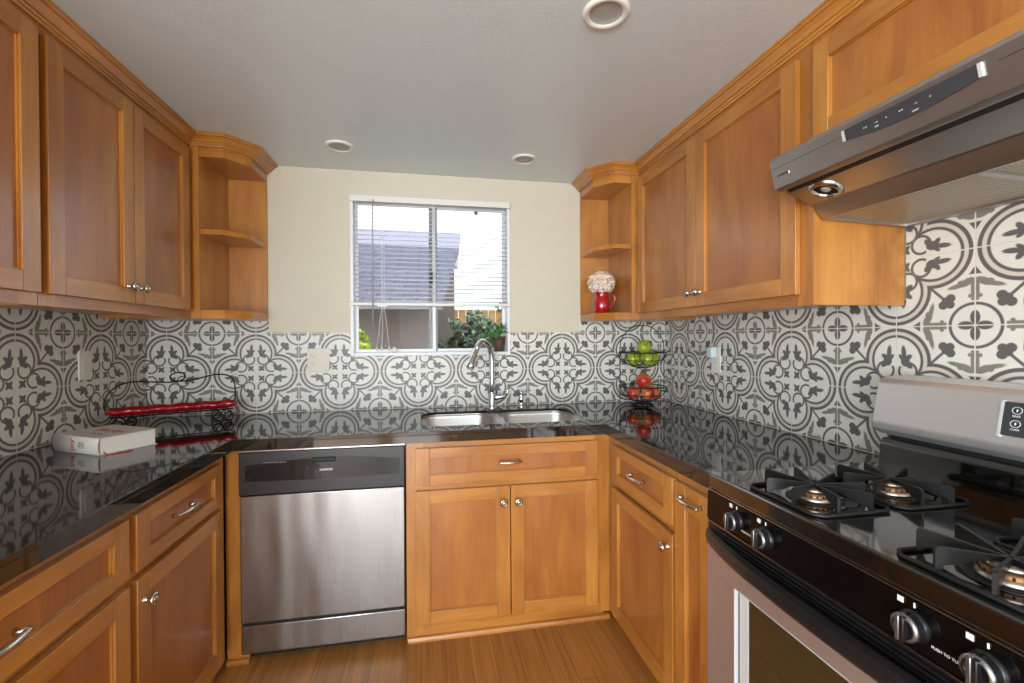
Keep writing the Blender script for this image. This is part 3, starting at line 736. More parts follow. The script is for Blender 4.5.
# ---------------------------------------------------------------- range
RY0, RY1 = -1.399, -2.157
RC = (RY0+RY1)/2
rg = empty('gas_range', (2.33, RC, ZF), 'freestanding gas range with black cooktop and stainless oven door under the hood', 'stove')
XF = 2.022
MB().box(XF+.02, 2.66, RY1+.002, RY0-.002, ZF+.03, .885).build('body', M['blackmat'], rg)
CTZ = .921
mb = MB(); mb.box(XF, 2.60, RY1, RY0, .878, CTZ, .006)
ck = mb.build('cooktop', M['black'], rg)
mb = MB().prism([(XF, .795), (XF-.004, .80), (XF-.002, .872), (XF+.004, .877), (XF+.03, .877), (XF+.03, .795)], RY1+.001, RY0-.001, 1)
cpn = mb.build('front_panel', M['panelblack'], rg)
MB().box(XF-.0035, XF+.001, RY1, RY0, .8775, .8795).build('edge_strip', M['nickel'], cpn)
# knobs
def rknob(y):
    o = (XF-.003, y, .835)
    mb = MB()
    mb.mat(0).lathe([(.024, 0), (.024, .004), (.0205, .008)], o, (-1, 0, 0), 28)
    mb.mat(0).lathe([(.0215, .006), (.0215, .019)], o, (-1, 0, 0), 28); mb.mat(1).lathe([(.0215, .019), (.0215, .0215), (.019, .024), (.0165, .0245)], o, (-1, 0, 0), 28)
    mb.mat(0).lathe([(.0165, .0245), (.016, .022), (0, .022)], o, (-1, 0, 0), 28)
    mb.mat(0).box(o[0]-.031, o[0]-.02, y-.0065, y+.000, .8155, .8545, .0015); mb.mat(1).box(o[0]-.032, o[0]-.02, y+.000, y+.0065, .8155, .8545, .0015)
    k = mb.build('knob', [M['blackpl'], M['grip']], cpn)
    mb = MB().box(XF-.0045, XF-.003, y-.001, y+.001, .8635, .871)
    mb.box(XF-.0045, XF-.003, y+.017, y+.026, .862, .871)
    mb.build('mark', M['labelw'], cpn)
KN = [-1.520, -1.618, -1.938, -2.034]
for y in KN: rknob(y)
for y, s_ in ((-1.56, '. PUSH TO TURN'), (-1.985, 'PUSH TO TURN')):
    text_mesh('PUSH TO TURN', .0062, M['labelw'], cpn, (XF-.0045, y, .819), (0, -1, 0), (0, 0, 1))
# oven door
od = MB()
dz0, dz1 = .22, .735
wy0, wy1, wz0, wz1 = -1.515, -2.045, .36, .665
od.box(XF-.006, XF+.02, RY1+.004, RY0-.004, dz0, wz0, .002).box(XF-.006, XF+.02, RY1+.004, RY0-.004, wz1, dz1, .002)
od.box(XF-.006, XF+.02, wy0, RY0-.004, wz0, wz1).box(XF-.006, XF+.02, RY1+.004, wy1, wz0, wz1)
door = od.build('oven_door', M['steelrange'], rg)
mb = MB()
mb.box(XF-.008, XF+.010, wy0-.002, wy0, wz0, wz1).box(XF-.0075, XF+.010, wy1, wy1+.002, wz0, wz1).box(XF-.0065, XF+.01, wy1, wy0, wz1-.0015, wz1).box(XF-.0065, XF+.01, wy1, wy0, wz0, wz0+.0015)
mb.box(XF+.0, XF+.008, wy0-.040, wy0-.012, wz0, wz1)
mb.build('window_frame', M['satin'], door)
MB().box(XF+.002, XF+.006, wy1, wy0, wz0, wz1).build('window_glass', M['ovenglass'], door)
# black moulded handle, bowed outwards, with vent grooves behind
mb = MB(); n = 28; sect = []
for i in range(n+1):
    t = i/n; y = RY0-.004+t*(RY1-RY0+.008); b = .044*(1-abs(2*t-1)**2.6)
    sect.append((y, b))
def hp(i, k):
    y, b = sect[i]
    pr = [(XF-.004, .738), (XF-.008-b*.9, .733), (XF-.010-b, .741), (XF-.012-b, .752), (XF-.008-b*.97, .768), (XF-.002-b*.75, .772), (XF-.002-b*.70, .755), (XF-.004, .750)]
    return (pr[k][0], y, pr[k][1])
rows = [[mb.bm.verts.new(hp(i, k)) for k in range(8)] for i in range(n+1)]
for a, b in zip(rows, rows[1:]):
    for k in range(8): mb._face([a[k], b[k], b[(k+1) % 8], a[(k+1) % 8]], False)
mb._face(rows[0]); mb._face(rows[-1][::-1])
mb.build('door_handle', M['blackpl'], door, recalc=True)
MB().box(XF-.005, XF+.001, RY1, RY0, .7935, .7955).build('lower_edge_highlight', M['nickel'], cpn)  # pale metal strip added to draw the highlight along the panel's lower edge
mb = MB().box(XF-.002, XF+.02, RY1+.004, RY0-.004, .735, .793)
for k in range(4): mb.box(XF-.009, XF-.002, RY1+.05, RY0-.05, .755+k*.0095, .7585+k*.0095)
mb.build('vent_grille', M['blackpl'], rg)
MB().box(XF-.004, XF+.02, RY1+.004, RY0-.004, ZF+.04, .212, .004).build('storage_drawer', M['steelrange'], rg)
# backguard
mb = MB().prism([(2.548, CTZ-.03), (2.553, .985), (2.562, 1.000), (2.66, 1.0), (2.66, CTZ-.03)], RY1, RY0-.028, 1, .003)
mb.build('backsplash_base', M['black'], rg)
# sloped front, rounded top
mb = MB().prism([(2.560, 1.012), (2.533, 1.028), (2.530, 1.048), (2.552, 1.158), (2.562, 1.172), (2.60, 1.178), (2.672, 1.178), (2.672, 1.012)], RY1-.004, RY0-.024, 1, .004)
bgd = mb.build('backguard', M['steelh'], rg)
MB().box(2.575, 2.66, RY1+.01, RY0-.04, .998, 1.014).build('vent_gap', M['dark'], bgd)
dn = Vector((2.552-2.530, 0, 1.158-1.048)).normalized(); nn = Vector((-dn.z, 0, dn.x))
def on_bg(y, s): return Vector((2.530, y, 1.048))+dn*s+nn*.0012
DY = -1.722
def bgquad(mb, y0, y1, s0, s1, th=.002):
    a = [on_bg(y0, s0), on_bg(y1, s0), on_bg(y1, s1), on_bg(y0, s1)]
    A = [mb.bm.verts.new(p-nn*.001) for p in a]; B = [mb.bm.verts.new(p+nn*th) for p in a]
    mb._face(A); mb._face(B[::-1])
    for i in range(4): mb._face([A[i], B[i], B[(i+1) % 4], A[(i+1) % 4]])
mb = MB(); bgquad(mb, DY, -2.02, .022, .098); dsp = mb.build('display_panel', M['panelg'], bgd, recalc=True)
mb = MB(); bgquad(mb, DY+.006, DY, .018, .10, .003); mb.build('bezel', M['satin'], dsp, recalc=True)
mb = MB()
icons = [(-.024, .080), (-.050, .080), (-.024, .050), (-.050, .050), (-.085, .080), (-.085, .050)]
for dy, s in icons:
    cpt = on_bg(DY+dy, s)+nn*.0024; mb.tube([cpt+Vector((0, 1, 0))*(.0088*math.cos(a*PI/10))+dn*(.0078*math.sin(a*PI/10)) for a in range(20)], .0007, 5, closed=True)
    mb.tube([cpt-dn*.003, cpt+dn*.003], .0012, 5)
mb.build('buttons', M['labelw'], dsp)
for (dy, s), tx in zip(icons, ('BAKE', 'BROIL', 'OVEN', 'TIMER', 'CLEAN', 'CLOCK')):
    text_mesh(tx, .006, M['labelw'], dsp, on_bg(DY+dy, s-.013)+nn*.0022, (0, -1, 0), dn)
# recessed burner wells, burners and grates
def burner(x, y, k):
    mb = MB(); mb.lathe([(.058, .0008), (.058, .002), (.05, .003), (.046, .001), (.03, .001), (0, .001)], (x, y, CTZ), n=36); mb.build('drip_ring', M['iron'], ck)
    b_ = MB(); b_.mat(0).lathe([(.040, .002), (.040, .006), (.036, .009)], (x, y, CTZ), n=32)
    b_.mat(1).lathe([(.036, .009), (.036, .017), (.033, .019)], (x, y, CTZ), n=32); b_.mat(1).lathe([(.033, .019), (.027, .019)], (x, y, CTZ), n=32)
    b_.mat(0).lathe([(.028, .019), (.030, .021), (.030, .024), (.026, .027), (.012, .0275), (.010, .026), (0, .026)], (x, y, CTZ), n=32)
    for i in range(20):
        a = i*PI/10; cx, cy = x+.0362*math.cos(a), y+.0362*math.sin(a)
        b_.mat(2).box(cx-.0012, cx+.0012, cy-.0012, cy+.0012, CTZ+.011, CTZ+.016)
    b_.build('burner', [M['alu'], M['burnt'], M['blackmat']], ck)
def fin(mb, c0, ang, r0, r1, h0, h1, th=.0035, leg=True):
    """upright iron fin from near the burner centre rising to the outside"""
    d_ = Vector((math.cos(ang), math.sin(ang), 0)); p_ = Vector((-d_.y, d_.x, 0))
    prof_ = [(r0, h0-.006), (r0, h0), (r1-.012, h1), (r1-.004, h1), (r1, h1-.004), (r1, .004), (r1-.008, .004), (r1-.012, .014), (r1-.034, .017), (r1*.5, h0*.74)]
    A = [mb.bm.verts.new(Vector(c0)+d_*r+Vector((0, 0, z))+p_*th/2) for r, z in prof_]; B = [mb.bm.verts.new(Vector(c0)+d_*r+Vector((0, 0, z))-p_*th/2) for r, z in prof_]
    mb._face(A); mb._face(B[::-1]); m_ = len(prof_)
    for i in range(m_): mb._face([A[i], B[i], B[(i+1) % m_], A[(i+1) % m_]])
def grate(x, y):
    mb = MB(); hw, hy = .094, .104; z = CTZ+.004
    base = [(x-hw+.015, y-hy, z), (x+hw-.015, y-hy, z), (x+hw, y-hy+.015, z), (x+hw, y+hy-.015, z), (x+hw-.015, y+hy, z), (x-hw+.015, y+hy, z), (x-hw, y+hy-.015, z), (x-hw, y-hy+.015, z)]
    mb.tube(base, .0042, 8, closed=True)
    for k in range(8):
        a = k*PI/4+PI/8
        r1 = min(hw/max(1e-6, abs(math.cos(a))), hy/max(1e-6, abs(math.sin(a))))-.001
        fin(mb, (x, y, CTZ), a, .003, r1, .034, .042, .0055)
    mb.build('grate', M['iron'], ck, recalc=True)
for bx in (2.138, 2.350):
    for by in (-1.628, -1.985):
        burner(bx, by, 0); grate(bx, by)

# ---------------------------------------------------------------- range hood
hdm = empty('range_hood', (2.45, RC, 1.62), 'stainless under-cabinet range hood with a black control strip, above the gas range', 'range hood')
HY0, HY1 = -1.4005, -2.158
MB().prism([(2.212, 1.779), (2.218, 1.7905), (2.67, 1.7925), (2.67, 1.70), (2.245, 1.70), (2.23, 1.706)], HY1, HY0, 1, .0015).build('canopy', M['hoodst'], hdm)
MB().prism([(2.249, 1.6995), (2.262, 1.6995), (2.262, 1.700-.006), (2.249, 1.6995-.001)], HY1+.02, HY0-.02, 1).build('slide_gap', M['blackmat'], hdm)
# light tray, then sloped lip, then filter
mb = MB().prism([(2.262, 1.6995), (2.345, 1.668), (2.350, 1.664), (2.384, 1.628), (2.392, 1.628), (2.40, 1.64), (2.40, 1.6995)], HY1+.003, HY0-.003, 1)
lt = mb.build('light_tray', M['hoodst'], hdm)
MB().prism([(2.40, 1.6995), (2.40, 1.634), (2.672, 1.622), (2.672, 1.6995)], HY1+.006, HY0-.006, 1).build('filter', M['mesh'], hdm)
mb = MB()
for y0, y1 in ((HY0-.003, HY0-.016), (RC+.008, RC-.008), (HY1+.016, HY1+.003)): mb.prism([(2.388, 1.6275), (2.672, 1.6175), (2.672, 1.626), (2.388, 1.638)], y0, y1, 1)
mb.prism([(2.655, 1.6175), (2.6735, 1.6165), (2.6735, 1.63), (2.655, 1.63)], HY0-.003, HY1+.003, 1)
mb.build('filter_frame', M['hoodst'], hdm)
tn = Vector((-.031, 0, -.083)).normalized()
def on_tray(x): return 1.6995-(x-2.262)*(.0315/.083)
for yy in (-1.492, -2.06):
    x = 2.305; o_ = Vector((x, yy, on_tray(x)))
    mb = MB(); mb.mat(0).lathe([(.042, 0), (.042, .002), (.034, .0085), (.030, .0085), (.028, .001)], o_, tn, 28); mb.mat(2).lathe([(.028, .0012), (.018, .0008), (.012, .0008)], o_, tn, 24)
    mb.mat(1).lathe([(.012, .001), (.010, .004), (.004, .005), (0, .005)], o_, tn, 20); mb.build('lamp', [M['nickel'], M['lens'], M['blackmat']], hdm)
# control strip on the raked front face
fa = Vector((2.23, 0, 1.706)); fb = Vector((2.212, 0, 1.779)); fd = (fb-fa).normalized(); fn = Vector((-fd.z, 0, fd.x))
def on_f(y, s, n=.0): return Vector((fa.x, y, fa.z))+fd*s+fn*n
mb = MB(); top_, bot_ = [], []
y0, y1 = -1.632, -1.888
N_ = 16
A, B = [], []
out = [on_f(y0+(y1-y0)*i/N_, .064) for i in range(N_+1)]+[on_f(y0+(y1-y0)*i/N_, .040-.011*math.sin(PI*i/N_)) for i in range(N_, -1, -1)]
A = [mb.bm.verts.new(p) for p in out]; B = [mb.bm.verts.new(p+fn*.003) for p in out]
mb._face(A); mb._face(B[::-1])
for i in range(len(out)): mb._face([A[i], B[i], B[(i+1) % len(out)], A[(i+1) % len(out)]])
cs = mb.build('control_strip', M['panelg'], hdm, recalc=True)
for ya, yb in ((-1.625, -1.631), (-1.889, -1.895)):
    mb = MB(); q_ = [on_f(ya, .040), on_f(yb, .040), on_f(yb, .064), on_f(ya, .064)]; A = [mb.bm.verts.new(p) for p in q_]; B = [mb.bm.verts.new(p+fn*.004) for p in q_]
    mb._face(A); mb._face(B[::-1])
    for i in range(4): mb._face([A[i], B[i], B[(i+1) % 4], A[(i+1) % 4]])
    mb.build('end_cap', M['satin'], cs, recalc=True)
for yy, tx in ((-1.68, 'o o'), (-1.705, '- o'), (-1.727, 'o'), (-1.757, 'o o'), (-1.785, '- o'), (-1.812, 'o')):
    text_mesh(tx, .006, M['labelw'], cs, on_f(yy, .049, .0032), (0, -1, 0), fd)
text_mesh('FAN', .0045, M['labelw'], cs, on_f(-1.705, .040, .0032), (0, -1, 0), fd)
text_mesh('LIGHT', .0045, M['labelw'], cs, on_f(-1.783, .036, .0032), (0, -1, 0), fd)
mb = MB()
bq = [(-1.418, .021), (-1.458, .021), (-1.458, .041), (-1.418, .041)]
A = [mb.bm.verts.new(on_f(y, s)) for y, s in bq]; B = [mb.bm.verts.new(on_f(y, s, .0012)) for y, s in bq]; mb._face(A); mb._face(B[::-1])
for i in range(4): mb._face([A[i], B[i], B[(i+1) % 4], A[(i+1) % 4]])
bd = mb.build('badge', M['hoodst'], hdm, recalc=True)
mb = MB(); mb.box(0, .0001, 0, .0001, 0, .0001) if False else None
mb.tube([on_f(-1.4595, .020, .0012), on_f(-1.4595, .042, .0012)], .001, 5); mb.build('badge_edge', M['chrome'], bd)
text_mesh('KENMORE', .0082, M['dark'], bd, on_f(-1.438, .031, .0013), (0, -1, 0), fd, bold=True)
for ya, yb in ((-1.41, -1.62), (-1.915, -2.14)): MB().tube([on_f(ya, .0535, .0002), on_f(yb, .0535, .0002)], .0006, 4).build('groove', M['dwpanel'], hdm)

# ---------------------------------------------------------------- outlets and switches
def plate(F, u0, u1, z0, z1, parent, mat): return MB().fbox(F, u0, u1, z0, z1, .0003, .006, .002).build('plate', mat, parent)
F = FB(0)
o = empty('wall_outlet', (.707, 0, 1.18), 'almond double outlet and switch plate on the tile left of the window', 'outlet')
p_ = plate(F, .652, .762, 1.123, 1.243, o, M['almond'])
for dz in (-.021, .021):
    mb = MB(); mb.mat(0).fbox(F, .664, .698, 1.183+dz-.015, 1.183+dz+.015, .006, .0075, .001)
    mb.mat(1).fbox(F, .673, .6745, 1.183+dz-.001, 1.183+dz+.008, .0075, .0077).fbox(F, .687, .6885, 1.183+dz-.001, 1.183+dz+.008, .0075, .0077).fbox(F, .679, .6835, 1.183+dz-.010, 1.183+dz-.006, .0075, .0077)
    mb.build('socket', [M['almond'], M['slot']], o)
MB().fbox(F, .713, .747, 1.149, 1.217, .006, .0085, .0015).build('rocker', M['almond'], o)
F = FL(XL)
o = empty('light_switch', (XL, -.412, 1.19), 'white switch plate on the tiled left wall above the book', 'light switch')
plate(F, -.447, -.376, 1.133, 1.248, o, M['whitetrim']); MB().fbox(F, -.428, -.395, 1.158, 1.223, .006, .0085, .0015).build('rocker', M['whitetrim'], o)
F = FR(XR)
o = empty('wall_outlet', (XR, -.49, 1.18), 'white outlet plate on the tiled right wall behind the night light', 'outlet')
plate(F, -.528, -.458, 1.118, 1.240, o, M['whitetrim'])
mb = MB(); mb.mat(0).fbox(F, -.510, -.476, 1.145, 1.175, .006, .0075, .001); mb.mat(1).fbox(F, -.4985, -.497, 1.16, 1.169, .0075, .0077).fbox(F, -.489, -.4875, 1.16, 1.169, .0075, .0077)
mb.build('socket', [M['whitetrim'], M['slot']], o)
nl = empty('night_light', (XR, -.48, 1.2), 'pale translucent plug-in night light in the right wall outlet', 'night light')
MB().fbox(F, -.512, -.462, 1.188, 1.245, .0077, .04, .009).build('body', M['nl'], nl)

# ---------------------------------------------------------------- book
bkA, bkB, bkC = Vector((.004, -.700, CT)), Vector((.214, -.823, CT)), Vector((.304, -.673, CT))
ex = (bkB-bkA); Lx = ex.length; ex.normalize(); ey = Vector((-ex.y, ex.x, 0)); Ly = (bkC-bkB).dot(ey)
bk = empty('book', bkA+ex*Lx/2+ey*Ly/2, 'thick grey book with red lettering and red ribbon lying on the left counter', 'book')
TH = .057
def bbox(mb, u0, u1, v0, v1, z0, z1):
    c8 = [bkA+ex*u+ey*v+Vector((0, 0, z)) for z in (z0, z1) for u, v in ((u0, v0), (u1, v0), (u1, v1), (u0, v1))]
    v = [mb.bm.verts.new(p) for p in c8]
    for q in ((3, 2, 1, 0), (4, 5, 6, 7), (0, 1, 5, 4), (1, 2, 6, 5), (2, 3, 7, 6), (3, 0, 4, 7)): mb._face([v[i] for i in q])
mb = MB(); bbox(mb, 0, Lx, .0, Ly, .0005, .0035); bbox(mb, 0, Lx, 0, Ly, TH-.003, TH)
# rounded spine
nA = 8; A = []; B = []
for i in range(nA+1):
    a = PI*i/nA; v_ = .002-.008*math.sin(a); z_ = TH/2-(TH/2-.0005)*math.cos(a)
    A.append(bkA+ey*v_+Vector((0, 0, z_))); B.append(bkA+ex*Lx+ey*v_+Vector((0, 0, z_)))
for i in range(nA+1): A.append(bkA+ey*(.005-.008*math.sin(PI-PI*i/nA))+Vector((0, 0, TH/2-(TH/2-.0005)*math.cos(PI-PI*i/nA)))); B.append(A[-1]+ex*Lx)
VA = [mb.bm.verts.new(p) for p in A]; VB = [mb.bm.verts.new(p) for p in B]; mb._face(VA); mb._face(VB[::-1])
for i in range(len(VA)): mb._face([VA[i], VB[i], VB[(i+1) % len(VA)], VA[(i+1) % len(VA)]], True)
cv = mb.build('cover', M['cover'], bk, recalc=True)
mb = MB(); bbox(mb, .004, Lx-.004, .004, Ly-.004, .0036, TH-.0031); mb.build('pages', M['paper'], bk)
rb = MB(); P0 = bkB+ex*(-.006)+ey*.02
rp = [bkB+ex*.0+ey*.012+Vector((0, 0, .010)), bkB+ex*.006+ey*.016+Vector((0, 0, .002)), bkB+ex*.022+ey*.03+Vector((0, 0, .0012)), bkB+ex*.034+ey*.062+Vector((0, 0, .0012)), bkB+ex*.02+ey*.085+Vector((0, 0, .0012)), bkB+ex*.004+ey*.05+Vector((0, 0, .0016))]
rb.tube(rp, .004, 6, flat=.15, up=(0, 0, 1)); rb.build('ribbon', M['ink'], bk)
text_mesh('the joy', .05, M['ink'], cv, bkA+ex*Lx*.52+ey*Ly*.56+Vector((0, 0, TH+.0004)), ex, ey)
text_mesh('of cooking', .015, M['inkd'], cv, bkA+ex*Lx*.6+ey*Ly*.26+Vector((0, 0, TH+.0004)), ex, ey)
text_mesh('joy', .032, M['ink'], cv, bkA+ex*Lx*.45-ey*.0066+Vector((0, 0, TH*.5)), Vector((0, 0, 1)), -ex)
mb = MB()
for i in range(5):
    u = Lx*(.60+.03*i); p0 = bkA+ex*u-ey*.0066
    mb.tube([p0+Vector((0, 0, TH*.35)), p0+Vector((0, 0, TH*.7))], .0006, 4)
mb.build('spine_print', M['inkd'], cv)

# ---------------------------------------------------------------- red tray on a wire stand
tc_ = Vector((.165, -.265, 0)); ta = math.radians(25); tx_ = Vector((math.cos(ta), math.sin(ta), 0)); ty_ = Vector((-tx_.y, tx_.x, 0))
ws = empty('wire_tray_stand', (tc_.x, tc_.y, CT), 'black wire stand with scrolled feet and a looped backrest carrying the red tray', 'stand')
def TP(u, v, z): return tc_+tx_*u+ty_*v+Vector((0, 0, z))
r_ = .0034
mb = MB()
mb.tube([TP(-.215, -.05, .972), TP(.215, -.05, .972), TP(.215, .05, .972), TP(-.215, .05, .972)], r_, 6, closed=True)
mb.build('support_ring', M['wire'], ws)
cr = [TP(-.235, .05, .972), TP(-.245, .055, 1.01), TP(-.235, .055, 1.055), TP(-.205, .055, 1.09), TP(-.16, .055, 1.108), TP(-.1, .055, 1.106), TP(-.03, .055, 1.1), TP(.01, .055, 1.102), TP(.035, .055, 1.118), TP(.03, .055, 1.137), TP(.008, .055, 1.142), TP(-.015, .055, 1.133), TP(-.018, .055, 1.115), TP(.0, .055, 1.104), TP(.04, .055, 1.103), TP(.1, .055, 1.114), TP(.15, .055, 1.126), TP(.2, .055, 1.12), TP(.225, .055, 1.095), TP(.232, .055, 1.05), TP(.23, .055, 1.0), TP(.225, .05, .972)]
def smooth(P, k=4, closed=False):
    P = [Vector(p) for p in P]; out = []; n = len(P)
    for i in range(n-1):
        p0, p1, p2, p3 = P[max(i-1, 0)], P[i], P[i+1], P[min(i+2, n-1)]
        for j in range(k):
            t = j/k; out.append(.5*((2*p1)+(-p0+p2)*t+(2*p0-5*p1+4*p2-p3)*t*t+(-p0+3*p1-3*p2+p3)*t**3))
    out.append(P[-1]); return out
MB().tube(smooth(cr), r_, 6).build('backrest_wire', M['wire'], ws)
for s_ in (-1, 1):
    for v in (-.05, .05):
        mb = MB(); uu = s_*.195
        a_ = [TP(uu+s_*(.02*math.cos(t)), v, .9375+.0195*math.sin(t)) for t in [math.radians(90-s_*0+20*i) for i in range(17)]]
        mb.tube([TP(uu, v, .972)]+a_, r_, 6)
        a_ = [TP(uu-s_*.04+.018*math.cos(math.radians(20*i)), v, .9365+.018*math.sin(math.radians(20*i))) for i in range(18)]
        mb.tube(a_, r_, 6, closed=True); mb.tube([TP(uu-s_*.04, v, .953), TP(uu-s_*.04, v, .972)], r_, 6)
        mb.build('foot', M['wire'], ws)
def tray_pt(u, v):
    a = u*2-1; b = v*2-1
    wav = .006*math.sin(a*13)+.004*math.sin(a*29+1)
    L_ = .232; Wd = .066
    x = a*L_; y = b*(Wd+wav*abs(b)**3)*(1-.10*abs(a)**6)
    rim = max(abs(a)**14, abs(b)**6)
    return TP(x, y, .9765+.0235*rim+.002*math.sin(a*17)*rim)
tro = MB().grid(tray_pt, 64, 22).build('red_tray', M['redtray'])
md = tro.modifiers.new('t', 'SOLIDIFY'); md.thickness = .004; md.offset = 0
tag(tro, 'long narrow glossy red tray with wavy rim on the wire stand', 'tray')

# ---------------------------------------------------------------- pitcher with dried flowers
px, py, pz = 2.208, -.165, UZ0+.037
pt = empty('red_pitcher', (px, py, pz), 'small glossy red pitcher on the right corner shelf', 'pitcher')
mb = MB(); prf = [(0, .001), (.032, .001), (.034, .004), (.043, .022), (.047, .042), (.045, .062), (.037, .082), (.031, .094), (.031, .103), (.036, .116), (.0335, .116), (.0285, .104), (.028, .095), (.034, .08), (.042, .06), (.043, .04), (.036, .012), (0, .008)]
mb.lathe(prf, (px, py, pz), n=32)
for v in mb.bm.verts:      # pouring lip towards the left
    h = v.co.z-pz
    if h > .098:
        dx, dy = v.co.x-px, v.co.y-py; a = math.atan2(dy, dx); k_ = max(0, math.cos(a-PI*1.0))**6
        v.co.x += -.014*k_*(h-.098)/.018
        v.co.z += .004*k_
mb.build('body', M['red'], pt)
MB().tube(smooth([(px+.030, py-.004, pz+.100), (px+.052, py-.006, pz+.108), (px+.072, py-.008, pz+.092), (px+.071, py-.008, pz+.068), (px+.055, py-.006, pz+.045), (px+.042, py-.004, pz+.034)]), .0052, 10).build('handle', M['red'], pt)
fl = empty('dried_flowers', (px, py, pz+.1), 'round head of cream dried hydrangea standing in the red pitcher', 'flowers')
mb = MB(); rnd = random.Random(3); cc = Vector((px-.004, py, pz+.168))
for i in range(300):
    k = (i+.5)/300; ph = math.acos(1-1.86*k); th = i*2.39996
    d_ = Vector((math.sin(ph)*math.cos(th), math.sin(ph)*math.sin(th), math.cos(ph)))
    rr = .058+rnd.uniform(-.012, .010); c_ = cc+Vector((d_.x*rr*1.12, d_.y*rr*1.12, d_.z*rr*.92))
    t1 = d_.orthogonal().normalized(); t2 = d_.cross(t1); ro_ = rnd.uniform(0, PI)
    for q in range(4):
        a = ro_+q*PI/2; e1 = t1*math.cos(a)+t2*math.sin(a); e2 = d_.cross(e1); s_ = .015
        tip = c_+e1*s_+d_*.003
        mb._face([mb.bm.verts.new(c_-d_*.003), mb.bm.verts.new(c_+e1*s_*.6+e2*s_*.5+d_*.004), mb.bm.verts.new(tip+d_*.001), mb.bm.verts.new(c_+e1*s_*.6-e2*s_*.5+d_*.0)])
mb.build('blossoms', M['flower'], fl)
MB().lathe([(0, -.042), (.024, -.036), (.04, -.018), (.046, 0), (.04, .02), (.024, .036), (0, .042)], cc, n=20).build('flower_core', M['flower'], fl)
MB().tube([(px, py, pz+.02), (px, py, pz+.13)], .004, 6).build('stalk', M['stem'], fl)

# ---------------------------------------------------------------- wire fruit basket and apples
bx, by = 2.447, -.165
fb_ = empty('fruit_basket', (bx, by, CT), 'two tier black wire fruit basket in the right back corner', 'fruit basket')
r_ = .0022; Ro = .128
def circle(z, r, n=36): return [(bx+r*math.cos(2*PI*i/n), by+r*math.sin(2*PI*i/n), z) for i in range(n)]
hoop = [(bx-Ro-.004, by, .925)]+[(bx-Ro-.004, by, z) for z in (1.0, 1.1, 1.2)]+[(bx-(Ro+.004)*math.cos(math.radians(a)), by, 1.235+.125*math.sin(math.radians(a))) for a in range(10, 171, 10)]+[(bx+Ro+.004, by, z) for z in (1.2, 1.1, 1.0, .925)]
MB().tube(smooth(hoop, 3), .0026, 7).build('hoop_handle', M['wire'], fb_)
def tier(zr, zb, rr):
    mb = MB(); mb.tube(circle(zr, rr), .0028, 7, closed=True)
    def rz(t): return rr*math.cos(t*PI/2)**.75*1.0 if t < 1 else 0
    for t in (.33, .62, .85): mb.tube(circle(zr-(zr-zb)*math.sin(t*PI/2), max(.012, rr*math.cos(t*PI/2))), r_*.75, 6, closed=True)
    for k in range(8):
        a = k*PI/8; P_ = []
        for i in range(-10, 11):
            t = i/10*PI/2; P_.append((bx+rr*math.sin(t)*math.cos(a), by+rr*math.sin(t)*math.sin(a), zr-(zr-zb)*math.cos(t)))
        mb.tube(P_, r_*.7, 6)
    return mb.build('wire_bowl', M['wire'], fb_)
tier(1.208, 1.122, Ro); tier(1.02, .932, Ro)
mb = MB().tube(circle(CT+.0025, .06), .0025, 7, closed=True)
for k in range(4): a = k*PI/2; mb.tube([(bx+.06*math.cos(a), by+.06*math.sin(a), CT+.002), (bx+.025*math.cos(a), by+.025*math.sin(a), .934)], .0022, 6)
mb.build('foot_ring', M['wire'], fb_)
def apple(mat, x, y, z, r, name, tilt, label, cat, grp):
    mb = MB(); prf = []
    for i in range(19):
        t = PI*i/18; rr = r*(math.sin(t))*(1+.10*math.cos(t)) ; zz = -r*.92*math.cos(t)
        if i > 13: zz -= r*.30*((i-13)/5)**2
        if i < 3: zz += r*.12*((3-i)/3)**2
        prf.append((rr if 0 < i < 18 else 0, zz))
    mb.lathe(prf, (0, 0, 0), n=26)
    o = mb.build(name, mat); o.location = (x, y, z); o.rotation_euler = tilt
    tag(o, label, cat, grp)
    sm = MB().tube([(0, 0, r*.55), (.001, 0, r*.85), (.004, 0, r*1.12)], .0013, 6).build('stem', M['stem']); sm.parent = o
    return o
g = 'green apples in the upper tier of the fruit basket'
for (x, y, z, r, tl_), lb in zip([(bx-.058, by-.012, 1.176, .038, (.5, .1, 0)), (bx+.0, by-.068, 1.177, .040, (.3, .3, 0)), (bx+.058, by-.010, 1.177, .040, (-.2, .5, 0)), (bx+.0, by-.024, 1.240, .039, (1.0, .15, 0))],
    ['green apple at the left of the upper basket tier', 'middle green apple of the lower layer in the upper basket tier', 'green apple at the right of the upper basket tier', 'green apple lying on top of the other green apples']):
    apple(M['gapple'], x, y, z, r, 'green_apple', tl_, lb, 'apple', g)
g = 'red apples in the lower tier of the fruit basket'
for (x, y, z, r, tl_), lb in zip([(bx-.063, by-.018, .989, .036, (.5, -.3, 0)), (bx-.0, by-.066, .989, .037, (.6, .1, 0)), (bx+.061, by-.016, .989, .037, (.2, .5, 0)), (bx-.002, by-.022, 1.056, .041, (.8, 0, 0))],
    ['red apple at the left of the lower basket tier', 'middle red apple of the lower layer in the lower basket tier', 'orange-red apple at the right of the lower basket tier', 'red apple lying on top of the other red apples']):
    apple(M['rapple'], x, y, z, r, 'red_apple', tl_, lb, 'apple', g)

